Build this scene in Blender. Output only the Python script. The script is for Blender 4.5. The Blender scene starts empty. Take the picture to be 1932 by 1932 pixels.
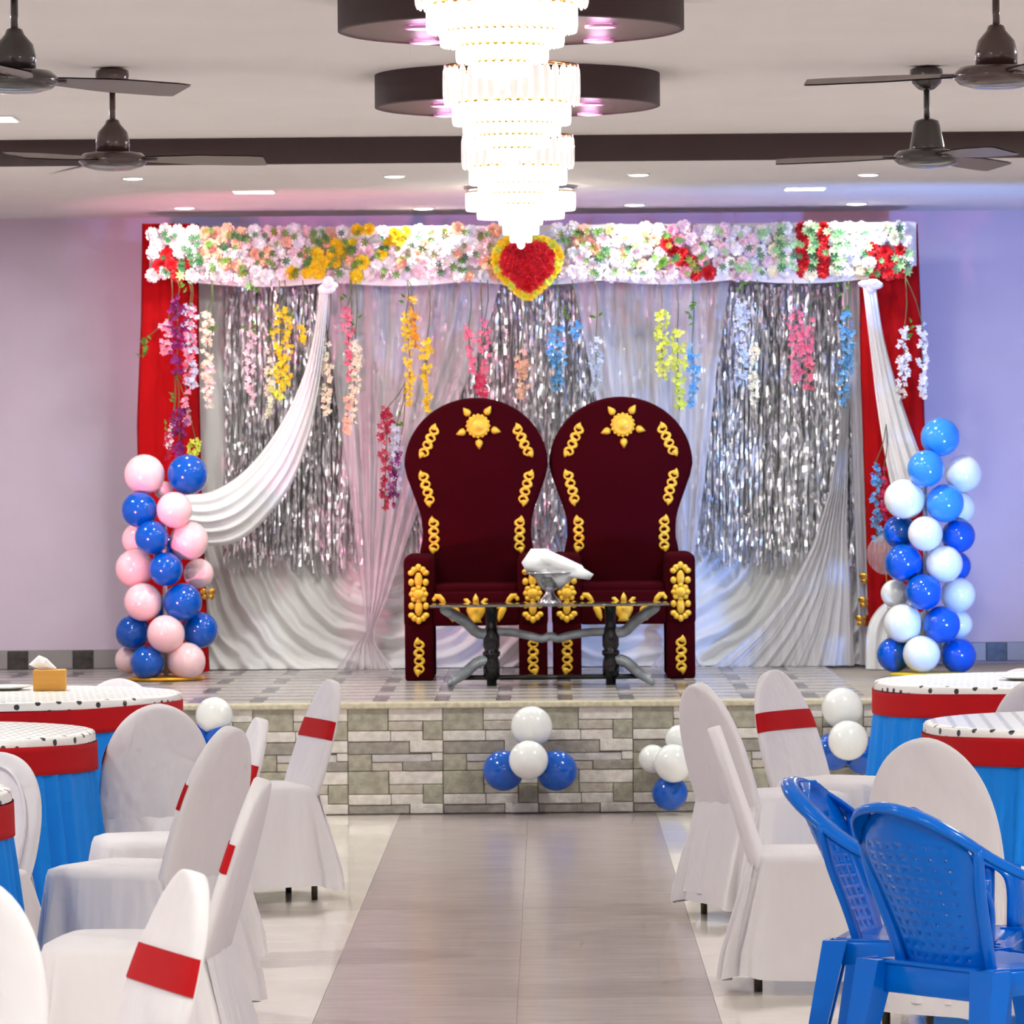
import bpy, bmesh, math, random
from mathutils import Vector, Matrix, noise
R_ = random.Random(7)
PI = math.pi
scene = bpy.context.scene
COL = scene.collection

# ------------------------------------------------------------------ camera, world, exposure
F = 9000.0; VX, VY = 1033.0, 873.0; ROLL = 0.0087; EYE = 1.66
cam_d = bpy.data.cameras.new('camera'); cam = bpy.data.objects.new('camera', cam_d); COL.objects.link(cam)
cam.location = (0, 0, EYE); cam.rotation_euler = (PI/2, ROLL, 0)
cam_d.sensor_width = 36.0; cam_d.lens = F/1932*36.0
cam_d.shift_x = (966-VX)/1932; cam_d.shift_y = (VY-966)/1932
cam_d.clip_start = 0.5; cam_d.clip_end = 100
cam_d.dof.use_dof = True; cam_d.dof.focus_distance = 14.5; cam_d.dof.aperture_fstop = 17
scene.camera = cam
scene.view_settings.view_transform = 'Standard'
scene.view_settings.look = 'None'
scene.view_settings.gamma = 1.0
scene.view_settings.use_curve_mapping = False
scene.view_settings.exposure = 0.12
cy = scene.cycles
cy.max_bounces = 5; cy.diffuse_bounces = 3; cy.glossy_bounces = 3; cy.transmission_bounces = 4; cy.transparent_max_bounces = 8
cy.caustics_reflective = False; cy.caustics_refractive = False; cy.use_adaptive_sampling = True; cy.adaptive_threshold = 0.1; cy.adaptive_min_samples = 12
world = bpy.data.worlds.new('world'); scene.world = world; world.use_nodes = True
world.node_tree.nodes['Background'].inputs[0].default_value = (0.9, 0.9, 1, 1)
world.node_tree.nodes['Background'].inputs[1].default_value = 0.05
HALL_W = 55.0        # watts of one hall ceiling panel
SPOT_W = 6.0         # small stage downlight
PANEL_W = 24.0       # square stage panel
CHAND_E = 3.0        # crystal glow
PINK_W, BLUE_W = 260.0, 330.0
CHAND_W = 42.0       # lamp inside a chandelier

def un(px, py):
    u, v = px-VX, py-VY
    return u-ROLL*v, v+ROLL*u
def P(px, py, Y):                       # point of the place seen at a pixel, at depth Y
    u, v = un(px, py)
    return Vector((u*Y/F, Y, EYE-v*Y/F))
def G(px, py, z):                       # the same on a level plane of height z
    u, v = un(px, py)
    Y = F*(EYE-z)/v
    return Vector((u*Y/F, Y, z))

# ------------------------------------------------------------------ materials
MATS = {}
def srgb(c):
    return tuple(((x/255)/12.92 if x/255 <= 0.04045 else ((x/255+0.055)/1.055)**2.4) for x in c)
def mat(name, rgb, rough=0.6, metal=0.0, var=0.0, nscale=8.0, bump=0.0, bscale=None, emit=None, estr=0.0,
        coat=0.0, sheen=0.0, trans=0.0, sss=0.0, stretch=None, spec=None, bdist=.01):
    if name in MATS: return MATS[name]
    m = bpy.data.materials.new(name); m.use_nodes = True
    nt = m.node_tree; b = nt.nodes['Principled BSDF']
    c = srgb(rgb)+(1,)
    b.inputs['Base Color'].default_value = c
    b.inputs['Roughness'].default_value = rough
    b.inputs['Metallic'].default_value = metal
    if coat: b.inputs['Coat Weight'].default_value = coat; b.inputs['Coat Roughness'].default_value = 0.08
    if sheen: b.inputs['Sheen Weight'].default_value = sheen; b.inputs['Sheen Roughness'].default_value = 0.4
    if trans: b.inputs['Transmission Weight'].default_value = trans
    if spec is not None: b.inputs['Specular IOR Level'].default_value = spec
    if emit:
        b.inputs['Emission Color'].default_value = srgb(emit)+(1,)
        b.inputs['Emission Strength'].default_value = estr
        m.cycles.emission_sampling = 'NONE'      # the lamps inside the fixtures carry the light
    if var or bump:
        tc = nt.nodes.new('ShaderNodeTexCoord'); mp = nt.nodes.new('ShaderNodeMapping')
        nt.links.new(tc.outputs['Object'], mp.inputs['Vector'])
        if stretch: mp.inputs['Scale'].default_value = stretch
        nz = nt.nodes.new('ShaderNodeTexNoise'); nz.inputs['Scale'].default_value = nscale; nz.inputs['Detail'].default_value = 4
        nt.links.new(mp.outputs[0], nz.inputs['Vector'])
        if var:
            mr = nt.nodes.new('ShaderNodeMapRange'); mr.inputs[1].default_value = 0.3; mr.inputs[2].default_value = 0.7
            mr.inputs[3].default_value = 1-var; mr.inputs[4].default_value = 1+var
            nt.links.new(nz.outputs['Fac'], mr.inputs[0])
            mx = nt.nodes.new('ShaderNodeMix'); mx.data_type = 'RGBA'; mx.blend_type = 'MULTIPLY'; mx.inputs[0].default_value = 1
            mx.inputs[6].default_value = c
            nt.links.new(mr.outputs[0], mx.inputs[7]); nt.links.new(mx.outputs[2], b.inputs['Base Color'])
        if bump:
            src = nz
            if bscale:
                src = nt.nodes.new('ShaderNodeTexNoise'); src.inputs['Scale'].default_value = bscale; src.inputs['Detail'].default_value = 3
                nt.links.new(mp.outputs[0], src.inputs['Vector'])
            bp = nt.nodes.new('ShaderNodeBump'); bp.inputs['Strength'].default_value = bump; bp.inputs['Distance'].default_value = bdist
            nt.links.new(src.outputs['Fac'], bp.inputs['Height']); nt.links.new(bp.outputs[0], b.inputs['Normal'])
    MATS[name] = m
    return m
def emat(name, rgb, s):
    return mat(name, (255,255,255), emit=rgb, estr=s, rough=0.4)
def sheer_mat(name, rgb, opacity):
    if name in MATS: return MATS[name]
    m = bpy.data.materials.new(name); m.use_nodes = True; nt = m.node_tree
    out = nt.nodes['Material Output']; nt.nodes.remove(nt.nodes['Principled BSDF'])
    d = nt.nodes.new('ShaderNodeBsdfDiffuse'); d.inputs[0].default_value = srgb(rgb)+(1,)
    tl = nt.nodes.new('ShaderNodeBsdfTranslucent'); tl.inputs[0].default_value = srgb(rgb)+(1,)
    tr = nt.nodes.new('ShaderNodeBsdfTransparent')
    a = nt.nodes.new('ShaderNodeMixShader'); a.inputs[0].default_value = 0.3
    nt.links.new(d.outputs[0], a.inputs[1]); nt.links.new(tl.outputs[0], a.inputs[2])
    mx = nt.nodes.new('ShaderNodeMixShader')
    tc = nt.nodes.new('ShaderNodeTexCoord'); mp = nt.nodes.new('ShaderNodeMapping'); mp.inputs['Scale'].default_value = (30, 1, 1.2)
    nz = nt.nodes.new('ShaderNodeTexNoise'); nz.inputs['Scale'].default_value = 1.0
    mr = nt.nodes.new('ShaderNodeMapRange'); mr.inputs[1].default_value = .3; mr.inputs[2].default_value = .7
    mr.inputs[3].default_value = opacity-.12; mr.inputs[4].default_value = opacity+.12
    nt.links.new(tc.outputs['Object'], mp.inputs[0]); nt.links.new(mp.outputs[0], nz.inputs['Vector'])
    nt.links.new(nz.outputs['Fac'], mr.inputs[0]); nt.links.new(mr.outputs[0], mx.inputs[0])
    nt.links.new(tr.outputs[0], mx.inputs[1]); nt.links.new(a.outputs[0], mx.inputs[2]); nt.links.new(mx.outputs[0], out.inputs[0])
    MATS[name] = m; return m

# ------------------------------------------------------------------ mesh helpers
class MB:
    def __init__(s): s.v = []; s.f = []
    def add(s, vf):
        v, f = vf; o = len(s.v)
        s.v.extend([tuple(p) for p in v]); s.f.extend([tuple(i+o for i in q) for q in f]); return s
def xf(vf, M):
    return [M @ Vector(p) for p in vf[0]], vf[1]
def T(x, y, z): return Matrix.Translation((x, y, z))
def RX(a): return Matrix.Rotation(a, 4, 'X')
def RY(a): return Matrix.Rotation(a, 4, 'Y')
def RZ(a): return Matrix.Rotation(a, 4, 'Z')
def SC(x, y, z): return Matrix.Diagonal((x, y, z, 1))
def box(x0, x1, y0, y1, z0, z1):
    v = [(x0,y0,z0),(x1,y0,z0),(x1,y1,z0),(x0,y1,z0),(x0,y0,z1),(x1,y0,z1),(x1,y1,z1),(x0,y1,z1)]
    return v, [(0,3,2,1),(4,5,6,7),(0,1,5,4),(1,2,6,5),(2,3,7,6),(3,0,4,7)]
def rbox(x0, x1, y0, y1, z0, z1, r=0.01, seg=2):
    bm = bmesh.new(); bmesh.ops.create_cube(bm, size=1)
    for v in bm.verts:
        v.co = Vector(((x0+x1)/2+v.co.x*(x1-x0), (y0+y1)/2+v.co.y*(y1-y0), (z0+z1)/2+v.co.z*(z1-z0)))
    bmesh.ops.bevel(bm, geom=bm.edges[:], offset=r, segments=seg, affect='EDGES', profile=0.5)
    bm.verts.index_update()
    out = [v.co.copy() for v in bm.verts], [tuple(v.index for v in f.verts) for f in bm.faces]
    bm.free(); return out
def lathe(prof, n=24, cap=True):
    v, f = [], []
    for r, z in prof:
        for k in range(n):
            a = 2*PI*k/n; v.append((r*math.cos(a), r*math.sin(a), z))
    for i in range(len(prof)-1):
        for k in range(n):
            a, b = i*n+k, i*n+(k+1) % n
            f.append((a, b, b+n, a+n))
    if cap:
        f.append(tuple(range(n-1, -1, -1))); o = (len(prof)-1)*n; f.append(tuple(range(o, o+n)))
    return v, f
def tube(path, rad, n=8, flat=1.0, cap=True):
    pts = [Vector(p) for p in path]; v, f = [], []
    N = len(pts)
    if not hasattr(rad, '__len__'): rad = [rad]*N
    up = None
    for i, p in enumerate(pts):
        t = (pts[min(i+1, N-1)]-pts[max(i-1, 0)]).normalized()
        if up is None:
            up = Vector((0, 1, 0)) if abs(t.y) < .9 else Vector((1, 0, 0))
        a = (up - t*up.dot(t)).normalized(); b = t.cross(a); up = a
        for k in range(n):
            q = 2*PI*k/n
            v.append(p + a*math.cos(q)*rad[i]*flat + b*math.sin(q)*rad[i])
    for i in range(N-1):
        for k in range(n):
            q, w = i*n+k, i*n+(k+1) % n
            f.append((q, w, w+n, q+n))
    if cap:
        f.append(tuple(range(n-1, -1, -1))); o = (N-1)*n; f.append(tuple(range(o, o+n)))
    return v, f
def ell(cx, cy, cz, rx, ry, rz, n=12, m=7):
    v, f = [(cx, cy, cz-rz)], []
    for i in range(1, m):
        t = -PI/2+PI*i/m
        for k in range(n):
            a = 2*PI*k/n
            v.append((cx+rx*math.cos(t)*math.cos(a), cy+ry*math.cos(t)*math.sin(a), cz+rz*math.sin(t)))
    v.append((cx, cy, cz+rz)); L = len(v)-1
    for k in range(n): f.append((0, 1+(k+1) % n, 1+k))
    for i in range(m-2):
        for k in range(n):
            a, b = 1+i*n+k, 1+i*n+(k+1) % n; f.append((a, b, b+n, a+n))
    o = 1+(m-2)*n
    for k in range(n): f.append((o+k, o+(k+1) % n, L))
    return v, f
def puff(outline, prof, cx=0, cz=0):
    """closed solid: outline (x,z) star-shaped around (cx,cz); prof = [(scale, y), ...] from the front centre ring to the rear ring"""
    v, f = [], []; n = len(outline)
    for s, y in prof:
        for x, z in outline: v.append((cx+(x-cx)*s, y, cz+(z-cz)*s))
    for i in range(len(prof)-1):
        for k in range(n):
            a, b = i*n+k, i*n+(k+1) % n; f.append((a, a+n, b+n, b))
    f.append(tuple(range(n))); o = (len(prof)-1)*n; f.append(tuple(range(o+n-1, o-1, -1)))
    return v, f
def grid(fn, nu, nv, closed_u=False):
    v, f = [], []; m = nu if closed_u else nu+1
    for j in range(nv+1):
        for i in range(m): v.append(tuple(fn(i/nu, j/nv)))
    for j in range(nv):
        for i in range(nu):
            a = j*m+i; b = j*m+(i+1) % m
            f.append((a, b, b+m, a+m))
    return v, f
def prop(o, label=None, cat=None, group=None, kind=None):
    if label: o['label'] = label
    if cat: o['category'] = cat
    if group: o['group'] = group
    if kind: o['kind'] = kind
    return o
def mesh(name, vf, material, smooth=True):
    me = bpy.data.meshes.new(name); me.from_pydata([tuple(p) for p in vf[0]], [], vf[1]); me.update()
    if smooth: me.polygons.foreach_set('use_smooth', [True]*len(me.polygons))
    if material: me.materials.append(material)
    return me
def link(name, me, parent=None, loc=(0,0,0), rot=(0,0,0), scale=(1,1,1)):
    o = bpy.data.objects.new(name, me); COL.objects.link(o)
    o.location = loc; o.rotation_euler = rot; o.scale = scale
    if parent: o.parent = parent
    return o
def obj(name, vf, material, parent=None, smooth=True, loc=(0,0,0), rot=(0,0,0), world=False):
    if isinstance(vf, MB): vf = (vf.v, vf.f)
    if world and parent:
        L = parent.location; vf = ([Vector(p)-L for p in vf[0]], vf[1])
    return link(name, mesh(name, vf, material, smooth), parent, loc, rot)
def autosmooth(o, ang=40):
    me = o.data
    bm = bmesh.new(); bm.from_mesh(me); c = math.radians(ang)
    for e in bm.edges:
        e.smooth = len(e.link_faces) == 2 and e.calc_face_angle(0) < c
    bm.to_mesh(me); bm.free()
    return o
def thing(name, label, cat, loc=(0,0,0), rz=0, group=None):
    o = bpy.data.objects.new(name, None); COL.objects.link(o); o.empty_display_size = 0.1
    o.location = loc; o.rotation_euler = (0, 0, rz)
    return prop(o, label, cat, group)
def copy_tree(o, parent=None):
    c = o.copy(); COL.objects.link(c); c.parent = parent
    for ch in list(o.children): copy_tree(ch, c)
    return c
def spline(pts, n):
    """Catmull-Rom through pts (tuples of any length), n samples"""
    pts = [Vector(p) for p in pts]; out = []
    q = [pts[0]*2-pts[1]]+pts+[pts[-1]*2-pts[-2]]
    for i in range(n):
        t = i/(n-1)*(len(pts)-1); k = min(int(t), len(pts)-2); t -= k
        a, b, c, d = q[k:k+4]
        out.append(0.5*((2*b)+(c-a)*t+(2*a-5*b+4*c-d)*t*t+(3*b-a-3*c+d)*t**3))
    return out
def lin(pts, y):
    """piecewise-linear x at y through [(x,y)...]"""
    if y <= pts[0][1]: return pts[0][0]
    for (x0, y0), (x1, y1) in zip(pts, pts[1:]):
        if y <= y1: return x0+(x1-x0)*(y-y0)/(y1-y0)
    return pts[-1][0]
def light(name, kind, loc, watts, rgb=(1,1,1), parent=None, size=0.2, rot=(0,0,0), spot=None, blend=.5):
    d = bpy.data.lights.new(name, kind); d.energy = watts; d.color = rgb
    if kind == 'AREA': d.shape = 'DISK'; d.size = size
    elif kind in ('POINT', 'SPOT'): d.shadow_soft_size = size
    if kind == 'SPOT': d.spot_size = spot; d.spot_blend = blend
    o = bpy.data.objects.new(name, d); COL.objects.link(o); o.location = loc; o.rotation_euler = rot
    if parent: o.parent = parent
    return o

# ------------------------------------------------------------------ the setting
Z_UP, Z_LOW, Z_ST = 3.17, 3.05, 0.53
Y_FAS, Y_ST, Y_WALL = 22.0, 22.6, 26.7
CX = -0.105
AX0, AX1 = -0.713, 0.50
M_tile = mat('cream_floor_tile', (246, 235, 224), rough=0.09, var=0.05, nscale=3.0, spec=0.6)
M_aisle = mat('grey_brown_aisle_tile', (172, 157, 154), rough=0.2, var=0.10, nscale=5.0, stretch=(0.6, 3.0, 1), spec=0.5)
M_grout = mat('floor_bed', (190, 176, 160), rough=0.5, var=.04)
M_ceil = mat('ceiling_paint', (236, 230, 226), rough=0.8, var=0.02, nscale=2)
M_wall = mat('lavender_wall_paint', (224, 206, 224), rough=0.75, var=0.03, nscale=3, bump=.05, bscale=60)
M_brown = mat('dark_brown_paint', (62, 44, 42), rough=0.6, var=0.05)
def struct(name, vf, m, smooth=False, parent=None):
    o = obj(name, vf, m, parent, smooth=smooth); o['kind'] = 'structure'; return o
floor = struct('floor', box(-5, 5, -4, Y_WALL, -0.12, -0.003), M_grout)
tile_me = mesh('floor_tile', rbox(0.0006, 0.5994, 0.0006, 0.5994, -0.003, 0, 0.0008, 1), M_tile, False)
aisle_w = (AX1-AX0)/2
aisle_me = mesh('aisle_tile', rbox(0.0005, aisle_w-.0005, 0.0005, 0.5995, -0.003, 0, 0.0006, 1), M_aisle, False)
for r in range(24):
    y = Y_ST-0.6*(r+1)
    for c in range(5):
        link('floor_tile', tile_me, floor, (AX1+0.6*c, y, 0)); link('floor_tile', tile_me, floor, (AX0-0.6*(c+1), y, 0))
    for c in range(2): link('aisle_tile', aisle_me, floor, (AX0+c*aisle_w, y, 0))
struct('ceiling', box(-5, 5, -4, Y_FAS, Z_UP, Z_UP+0.12), M_ceil)
prop(struct('ceiling', box(-5, 5, Y_FAS+.02, Y_WALL, Z_LOW, Z_LOW+0.24), M_ceil), None)
struct('trim_1', box(-5, 5, Y_FAS-.0, Y_FAS+.02, Z_LOW-.002, Z_UP), M_brown)
struct('wall_back', box(-5.1, 5.1, Y_WALL, Y_WALL+.12, 0, Z_LOW), M_wall)
struct('wall_left', box(-5.12, -5, -4, Y_WALL, 0, Z_UP), M_wall)
struct('wall_right', box(5, 5.12, -4, Y_WALL, 0, Z_UP), M_wall)
struct('wall_rear', box(-5.1, 5.1, -4.12, -4, 0, Z_UP), M_wall)

# ---- stage
stage = thing('stage', 'raised stage faced with grey split stone strips and a pale tiled top', 'stage', (0, Y_ST, 0))
M_core = mat('stage_core', (158, 148, 134), rough=.8, var=.1)
obj('core', box(-4.99, 4.99, Y_ST+.012, Y_WALL-.005, 0, Z_ST-.012), M_core, stage, False, world=True)
obj('nosing', rbox(-4.99, 4.99, Y_ST-.03, Y_ST+.12, Z_ST-.028, Z_ST, .006), mat('cream_granite', (196, 186, 158), rough=.3, var=.22, nscale=40), stage, world=True)
STONES = [(0,.427,0,.363,2),(.427,1,0,.212,0),(.427,.79,.212,.363,1),(.79,1,.212,.513,2),(0,.45,.363,.531,0),(.45,.79,.363,.531,0),
          (0,.65,.531,.735,3),(.65,1,.513,.708,0),(0,.25,.735,1,2),(.25,.88,.735,.858,4),(.88,1,.708,.845,0),(.25,.575,.858,1,1),(.575,1,.845,1,3)]
SM = [mat('stone_pale', (212,204,194), .7, var=.16, nscale=22, bump=.5, bscale=60), mat('stone_mid', (182,172,158), .75, var=.22, nscale=22, bump=.5, bscale=60),
      mat('stone_green_grey', (162,156,138), .75, var=.25, nscale=20, bump=.5, bscale=60), mat('stone_dark', (150,142,132), .75, var=.25, nscale=20, bump=.5, bscale=60),
      mat('stone_lavender', (188,180,178), .7, var=.15, nscale=22, bump=.5, bscale=60)]
scache = {}
TW, TH = .45, .30
for k in range(-4, 7):
    X0 = -.957+TW*k
    for row in range(2):
        Zt = .505-TH*row
        for i, (a, b, c, d, m) in enumerate(STONES):
            z0, z1 = Zt-TH*d, Zt-TH*c
            if z1 < 0.02: continue
            key = (i, row)
            if key not in scache:
                zb = max(0.003-(Zt-TH*c), -TH*(d-c))
                pr = R_.uniform(0.004, 0.016)
                scache[key] = mesh('stone', rbox(0.0012, TW*(b-a)-.0012, -pr, .014, zb+.0012, -.0012, .003, 1), SM[m], False)
            link('stone', scache[key], stage, (X0+TW*a, 0, z1))
# stage top tiles: printed strips with a dark corner piece
def stage_tile_mat():
    m = bpy.data.materials.new('stage_top_tile'); m.use_nodes = True; nt = m.node_tree; b = nt.nodes['Principled BSDF']
    tc = nt.nodes.new('ShaderNodeTexCoord'); sx = nt.nodes.new('ShaderNodeSeparateXYZ'); nt.links.new(tc.outputs['Object'], sx.inputs[0])
    def math_(op, a, bb=None):
        n = nt.nodes.new('ShaderNodeMath'); n.operation = op
        for i, q in enumerate((a, bb)):
            if q is None: continue
            if isinstance(q, (int, float)): n.inputs[i].default_value = q
            else: nt.links.new(q, n.inputs[i])
        return n.outputs[0]
    X, Y = sx.outputs[0], sx.outputs[1]
    st = math_('FRACT', math_('MULTIPLY', Y, 3.0))
    stripe = math_('GREATER_THAN', st, .55)
    dark = math_('MULTIPLY', math_('LESS_THAN', X, .07), math_('LESS_THAN', Y, .5))
    nz = nt.nodes.new('ShaderNodeTexNoise'); nz.inputs['Scale'].default_value = 9; nt.links.new(tc.outputs['Object'], nz.inputs['Vector'])
    m1 = nt.nodes.new('ShaderNodeMix'); m1.data_type = 'RGBA'; nt.links.new(stripe, m1.inputs[0])
    m1.inputs[6].default_value = srgb((186,178,170))+(1,); m1.inputs[7].default_value = srgb((150,143,140))+(1,)
    m2 = nt.nodes.new('ShaderNodeMix'); m2.data_type = 'RGBA'; nt.links.new(dark, m2.inputs[0])
    nt.links.new(m1.outputs[2], m2.inputs[6]); m2.inputs[7].default_value = srgb((104,100,102))+(1,)
    nt.links.new(m2.outputs[2], b.inputs['Base Color']); b.inputs['Roughness'].default_value = .22
    return m
st_me = mesh('stage_tile', rbox(.0008, .2942, .0008, .9892, -.012, 0, .001, 1), stage_tile_mat(), False)
for c in range(-10, 9):
    for r in range(4):
        link('stage_tile', st_me, stage, (-1.14+.295*c, .12+.99*r, Z_ST))

# ---- baseboard at the back wall: grey tiles and dark picture tiles
bb = prop(obj('baseboard_back', box(-5, 5, Y_WALL-.012, Y_WALL, Z_ST, Z_ST+.105), mat('baseboard_bed', (140,134,134), .5)), kind='structure')
M_bb = mat('grey_tile', (158,152,150), .35, var=.06, nscale=6); M_pic = mat('dark_picture_tile', (62,58,52), .35, var=.7, nscale=26)
g_me = mesh('tile', rbox(.001, .249, -.006, 0, .001, .103, .002, 1), M_bb, False); p_me = mesh('picture_tile', rbox(.001, .114, -.007, 0, .001, .103, .002, 1), M_pic, False)
x = P(138, 1255, Y_WALL).x-.365*6
while x < 4.6:
    link('picture_tile', p_me, bb, (x, Y_WALL-.012, Z_ST)); link('tile', g_me, bb, (x+.115, Y_WALL-.012, Z_ST)); x += .365

# ------------------------------------------------------------------ ceiling: discs, downlights, chandeliers, fans
M_disc_u = mat('disc_underside_brown', (92, 70, 66), rough=.45, var=.05)
M_white_em = emat('downlight_glow', (255, 252, 244), 9.0)
M_pink_em = emat('pink_downlight_glow', (255, 150, 235), 5.0)
M_ring = mat('white_plastic_ring', (235, 232, 230), .4)
discs = [(12.0, 'brown ceiling disc nearest to the viewer, cut by the top of the view'), (15.28, 'large round brown ceiling disc at the top edge, nearer of the two seen whole'), (18.56, 'round brown ceiling disc farther back, above the second chandelier')]
for Y, lab in discs:
    t = thing('ceiling_disc', lab, 'ceiling disc', (CX, Y, Z_UP), 0, 'round brown ceiling discs')
    autosmooth(obj('rim', lathe([(.555, 0), (.555, -.125), (.545, -.128), (.545, 0)], 72, False), M_brown, t))
    autosmooth(obj('underside', lathe([(.547, -.02), (.547, -.122)], 72), M_disc_u, t))
    zb = Z_UP-.125
    for sx, sn in ((-1, 'left'), (1, 'right')):
        for dy, dn in ((-.16, 'front'), (.36, 'rear')):
            if Y < 13: continue
            which = 'nearer' if Y < 17 else 'farther'
            d = thing('pink_downlight', 'glowing pink downlight under the %s ceiling disc, %s one %s of the chandelier' % (which, dn, sn), 'downlight', (CX+sx*.285, Y+dy, zb), 0, 'pink downlights under the discs')
            obj('ring', lathe([(.050, .0), (.050, -.008), (.036, -.008), (.036, 0)], 20, False), mat('pink_lit_ring', (240, 180, 220), .4), d)
            obj('lens', lathe([(.037, 0), (.037, -.006), (.02, -.010)], 20), M_pink_em, d)
            light('pink_lamp', 'POINT', (0, 0, -.06), .5, (1, .5, .85), d, .03)

def downlight(px, py, lab, wpx=36, square=False, name='downlight', z=Z_LOW, watts=None, grp='white downlights in the stage ceiling'):
    c = G(px, py, z); r = wpx*c.y/F/2
    d = thing(name, lab, 'downlight', c, 0, grp)
    if square:
        fr = MB().add(box(-r-.012, -r, -r-.012, r+.012, -.008, 0)).add(box(r, r+.012, -r-.012, r+.012, -.008, 0)).add(box(-r, r, -r-.012, -r, -.008, 0)).add(box(-r, r, r, r+.012, -.008, 0))
        obj('frame', fr, M_ring, d, False); obj('diffuser', box(-r, r, -r, r, -.010, 0), M_white_em, d, False)
    else:
        obj('ring', lathe([(r+.008, 0), (r+.008, -.006), (r, -.007), (r, 0)], 24, False), M_ring, d)
        obj('lens', lathe([(r, 0), (r, -.008), (r*.6, -.011)], 24), M_white_em, d)
    light('lamp', 'AREA', (0, 0, -.03), watts or SPOT_W, (.95, 1, .96), d, r*2)
    return d
downlight(251, 335, 'small downlight below the blades of the far left fan')
downlight(348, 391, 'small downlight above the left corner of the flower header')
downlight(744, 331, 'small downlight left of the chandeliers, just behind the brown beam')
downlight(799, 392, 'small downlight left of the chandeliers, next to the back wall')
downlight(1205, 328, 'small downlight right of the chandeliers, just behind the brown beam')
downlight(1197, 385, 'small downlight right of the chandeliers, next to the back wall')
downlight(1638, 328, 'small downlight below the left blade of the far right fan')
downlight(1616, 383, 'small downlight above the right corner of the flower header')
downlight(479, 360, 'large square panel light in the stage ceiling, left one', 73, True, 'panel_light', watts=PANEL_W, grp='square panel lights in the stage ceiling')
downlight(1519, 354, 'large square panel light in the stage ceiling, right one', 73, True, 'panel_light', watts=PANEL_W, grp='square panel lights in the stage ceiling')
for sx, sn in ((-3.35, 'left'),):     # unseen extra panel, added to brighten the left wall
    q = Vector((sx, 24.4, Z_LOW)); u_ = sx*F/q.y; v_ = (EYE-Z_LOW)*F/q.y
    downlight(VX+u_+ROLL*v_, VY+v_-ROLL*u_, 'added square panel light brightening the wall, unseen beyond the %s edge of the view' % sn, 73, True, 'panel_light', watts=PANEL_W, grp='square panel lights in the stage ceiling')
# the hall's own rows of panel lights (only the first one on the left shows its edge)
for i, (hx, hy) in enumerate([(-2.43, 20.6), (2.35, 20.6), (-2.9, 15.5), (2.9, 15.5), (-2.9, 10.5), (2.9, 10.5), (-2.9, 5.5), (2.9, 5.5), (-.1, 8.0), (-.1, 3.5), (-2.9, 1), (2.9, 1)]):
    side = 'left' if hx < -1 else 'right' if hx > 1 else 'middle'
    nth = {20.6: 'first', 15.5: 'second', 10.5: 'third', 5.5: 'fourth', 8.0: 'first', 3.5: 'second', 1: 'fifth'}[hy]
    d = thing('panel_light', 'hall ceiling panel light out of view, %s of the %s row counted from the stage' % (nth, side) if i else 'hall ceiling panel light at the left edge of the view', 'panel light', (hx, hy, Z_UP), 0, 'panel lights of the hall ceiling')
    r = .14
    fr = MB().add(box(-r-.012, -r, -r-.012, r+.012, -.008, 0)).add(box(r, r+.012, -r-.012, r+.012, -.008, 0)).add(box(-r, r, -r-.012, -r, -.008, 0)).add(box(-r, r, r, r+.012, -.008, 0))
    obj('frame', fr, M_ring, d, False); obj('diffuser', box(-r, r, -r, r, -.010, 0), M_white_em, d, False)
    light('lamp', 'AREA', (0, 0, -.03), HALL_W*(1.15 if hy > 20 else 1), (.95, 1, .96), d, .28)

# chandeliers
M_cry = mat('crystal_lit', (250, 248, 240), rough=.12, emit=(255, 250, 240), estr=CHAND_E, spec=.8)
M_cry2 = mat('crystal_outer', (238, 232, 222), rough=.08, emit=(255, 246, 236), estr=.55, spec=.9, coat=.6)
M_gold = mat('gold_metal', (214, 160, 84), rough=.25, metal=1.0)
M_steel = mat('chrome_steel', (190, 190, 195), rough=.2, metal=1.0)
M_core_em = emat('lamp_core', (255, 248, 236), 6.0)
def drop_me(name, w, h, m):
    prof = [(0.35, 0), (.9, -.12), (1, -.3), (1, -.72), (.7, -.92), (.25, -1)]
    vf = lathe(prof, 6); return mesh(name, ([(x*w, y*w*.55, z*h) for x, y, z in vf[0]], vf[1]), m)
def chandelier(name, label, loc, tiers, stem, plate_r, grp, first_outer=True):
    t = thing(name, label, 'chandelier', loc, 0, grp)
    obj('ceiling_plate', lathe([(plate_r, 0), (plate_r, -.012), (plate_r*.9, -.022), (.02, -.024)], 40), M_steel if not first_outer else M_gold, t)
    if stem > .03: obj('stem', lathe([(.012, -.02), (.012, -stem-.03)], 12), M_gold, t)
    z = -stem
    for i, (r, h) in enumerate(tiers):
        outer = first_outer and i == 0
        obj('tier_ring', lathe([(r-.006, z), (r+.003, z), (r+.003, z-.010), (r-.006, z-.010)], 48, False), M_gold, t)
        obj('lamp_core', lathe([(r*.55, z-.004), (r*.72, z-h*.4), (r*.62, z-h*.9)], 20), M_core_em, t)
        n = max(8, int(2*PI*r/(.036 if outer else .020)))
        dm = drop_me('crystal', .0165 if outer else .0105, h*1.08, M_cry2 if outer else M_cry)
        for k in range(n):
            a = 2*PI*k/n
            link('crystal', dm, t, (r*math.cos(a), r*math.sin(a), z-.004), (0, 0, a+PI/2))
        z -= h
    obj('finial', ell(0, 0, z-.018, .02, .02, .022, 14, 8), M_cry, t)
    light('lamp', 'POINT', (0, 0, -stem-.1), CHAND_W, (.98, 1, .95), t, .2)
    return t
TI = [(.213, .116), (.186, .066), (.152, .037), (.112, .040), (.072, .036)]
ZB = Z_UP-.128
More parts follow.
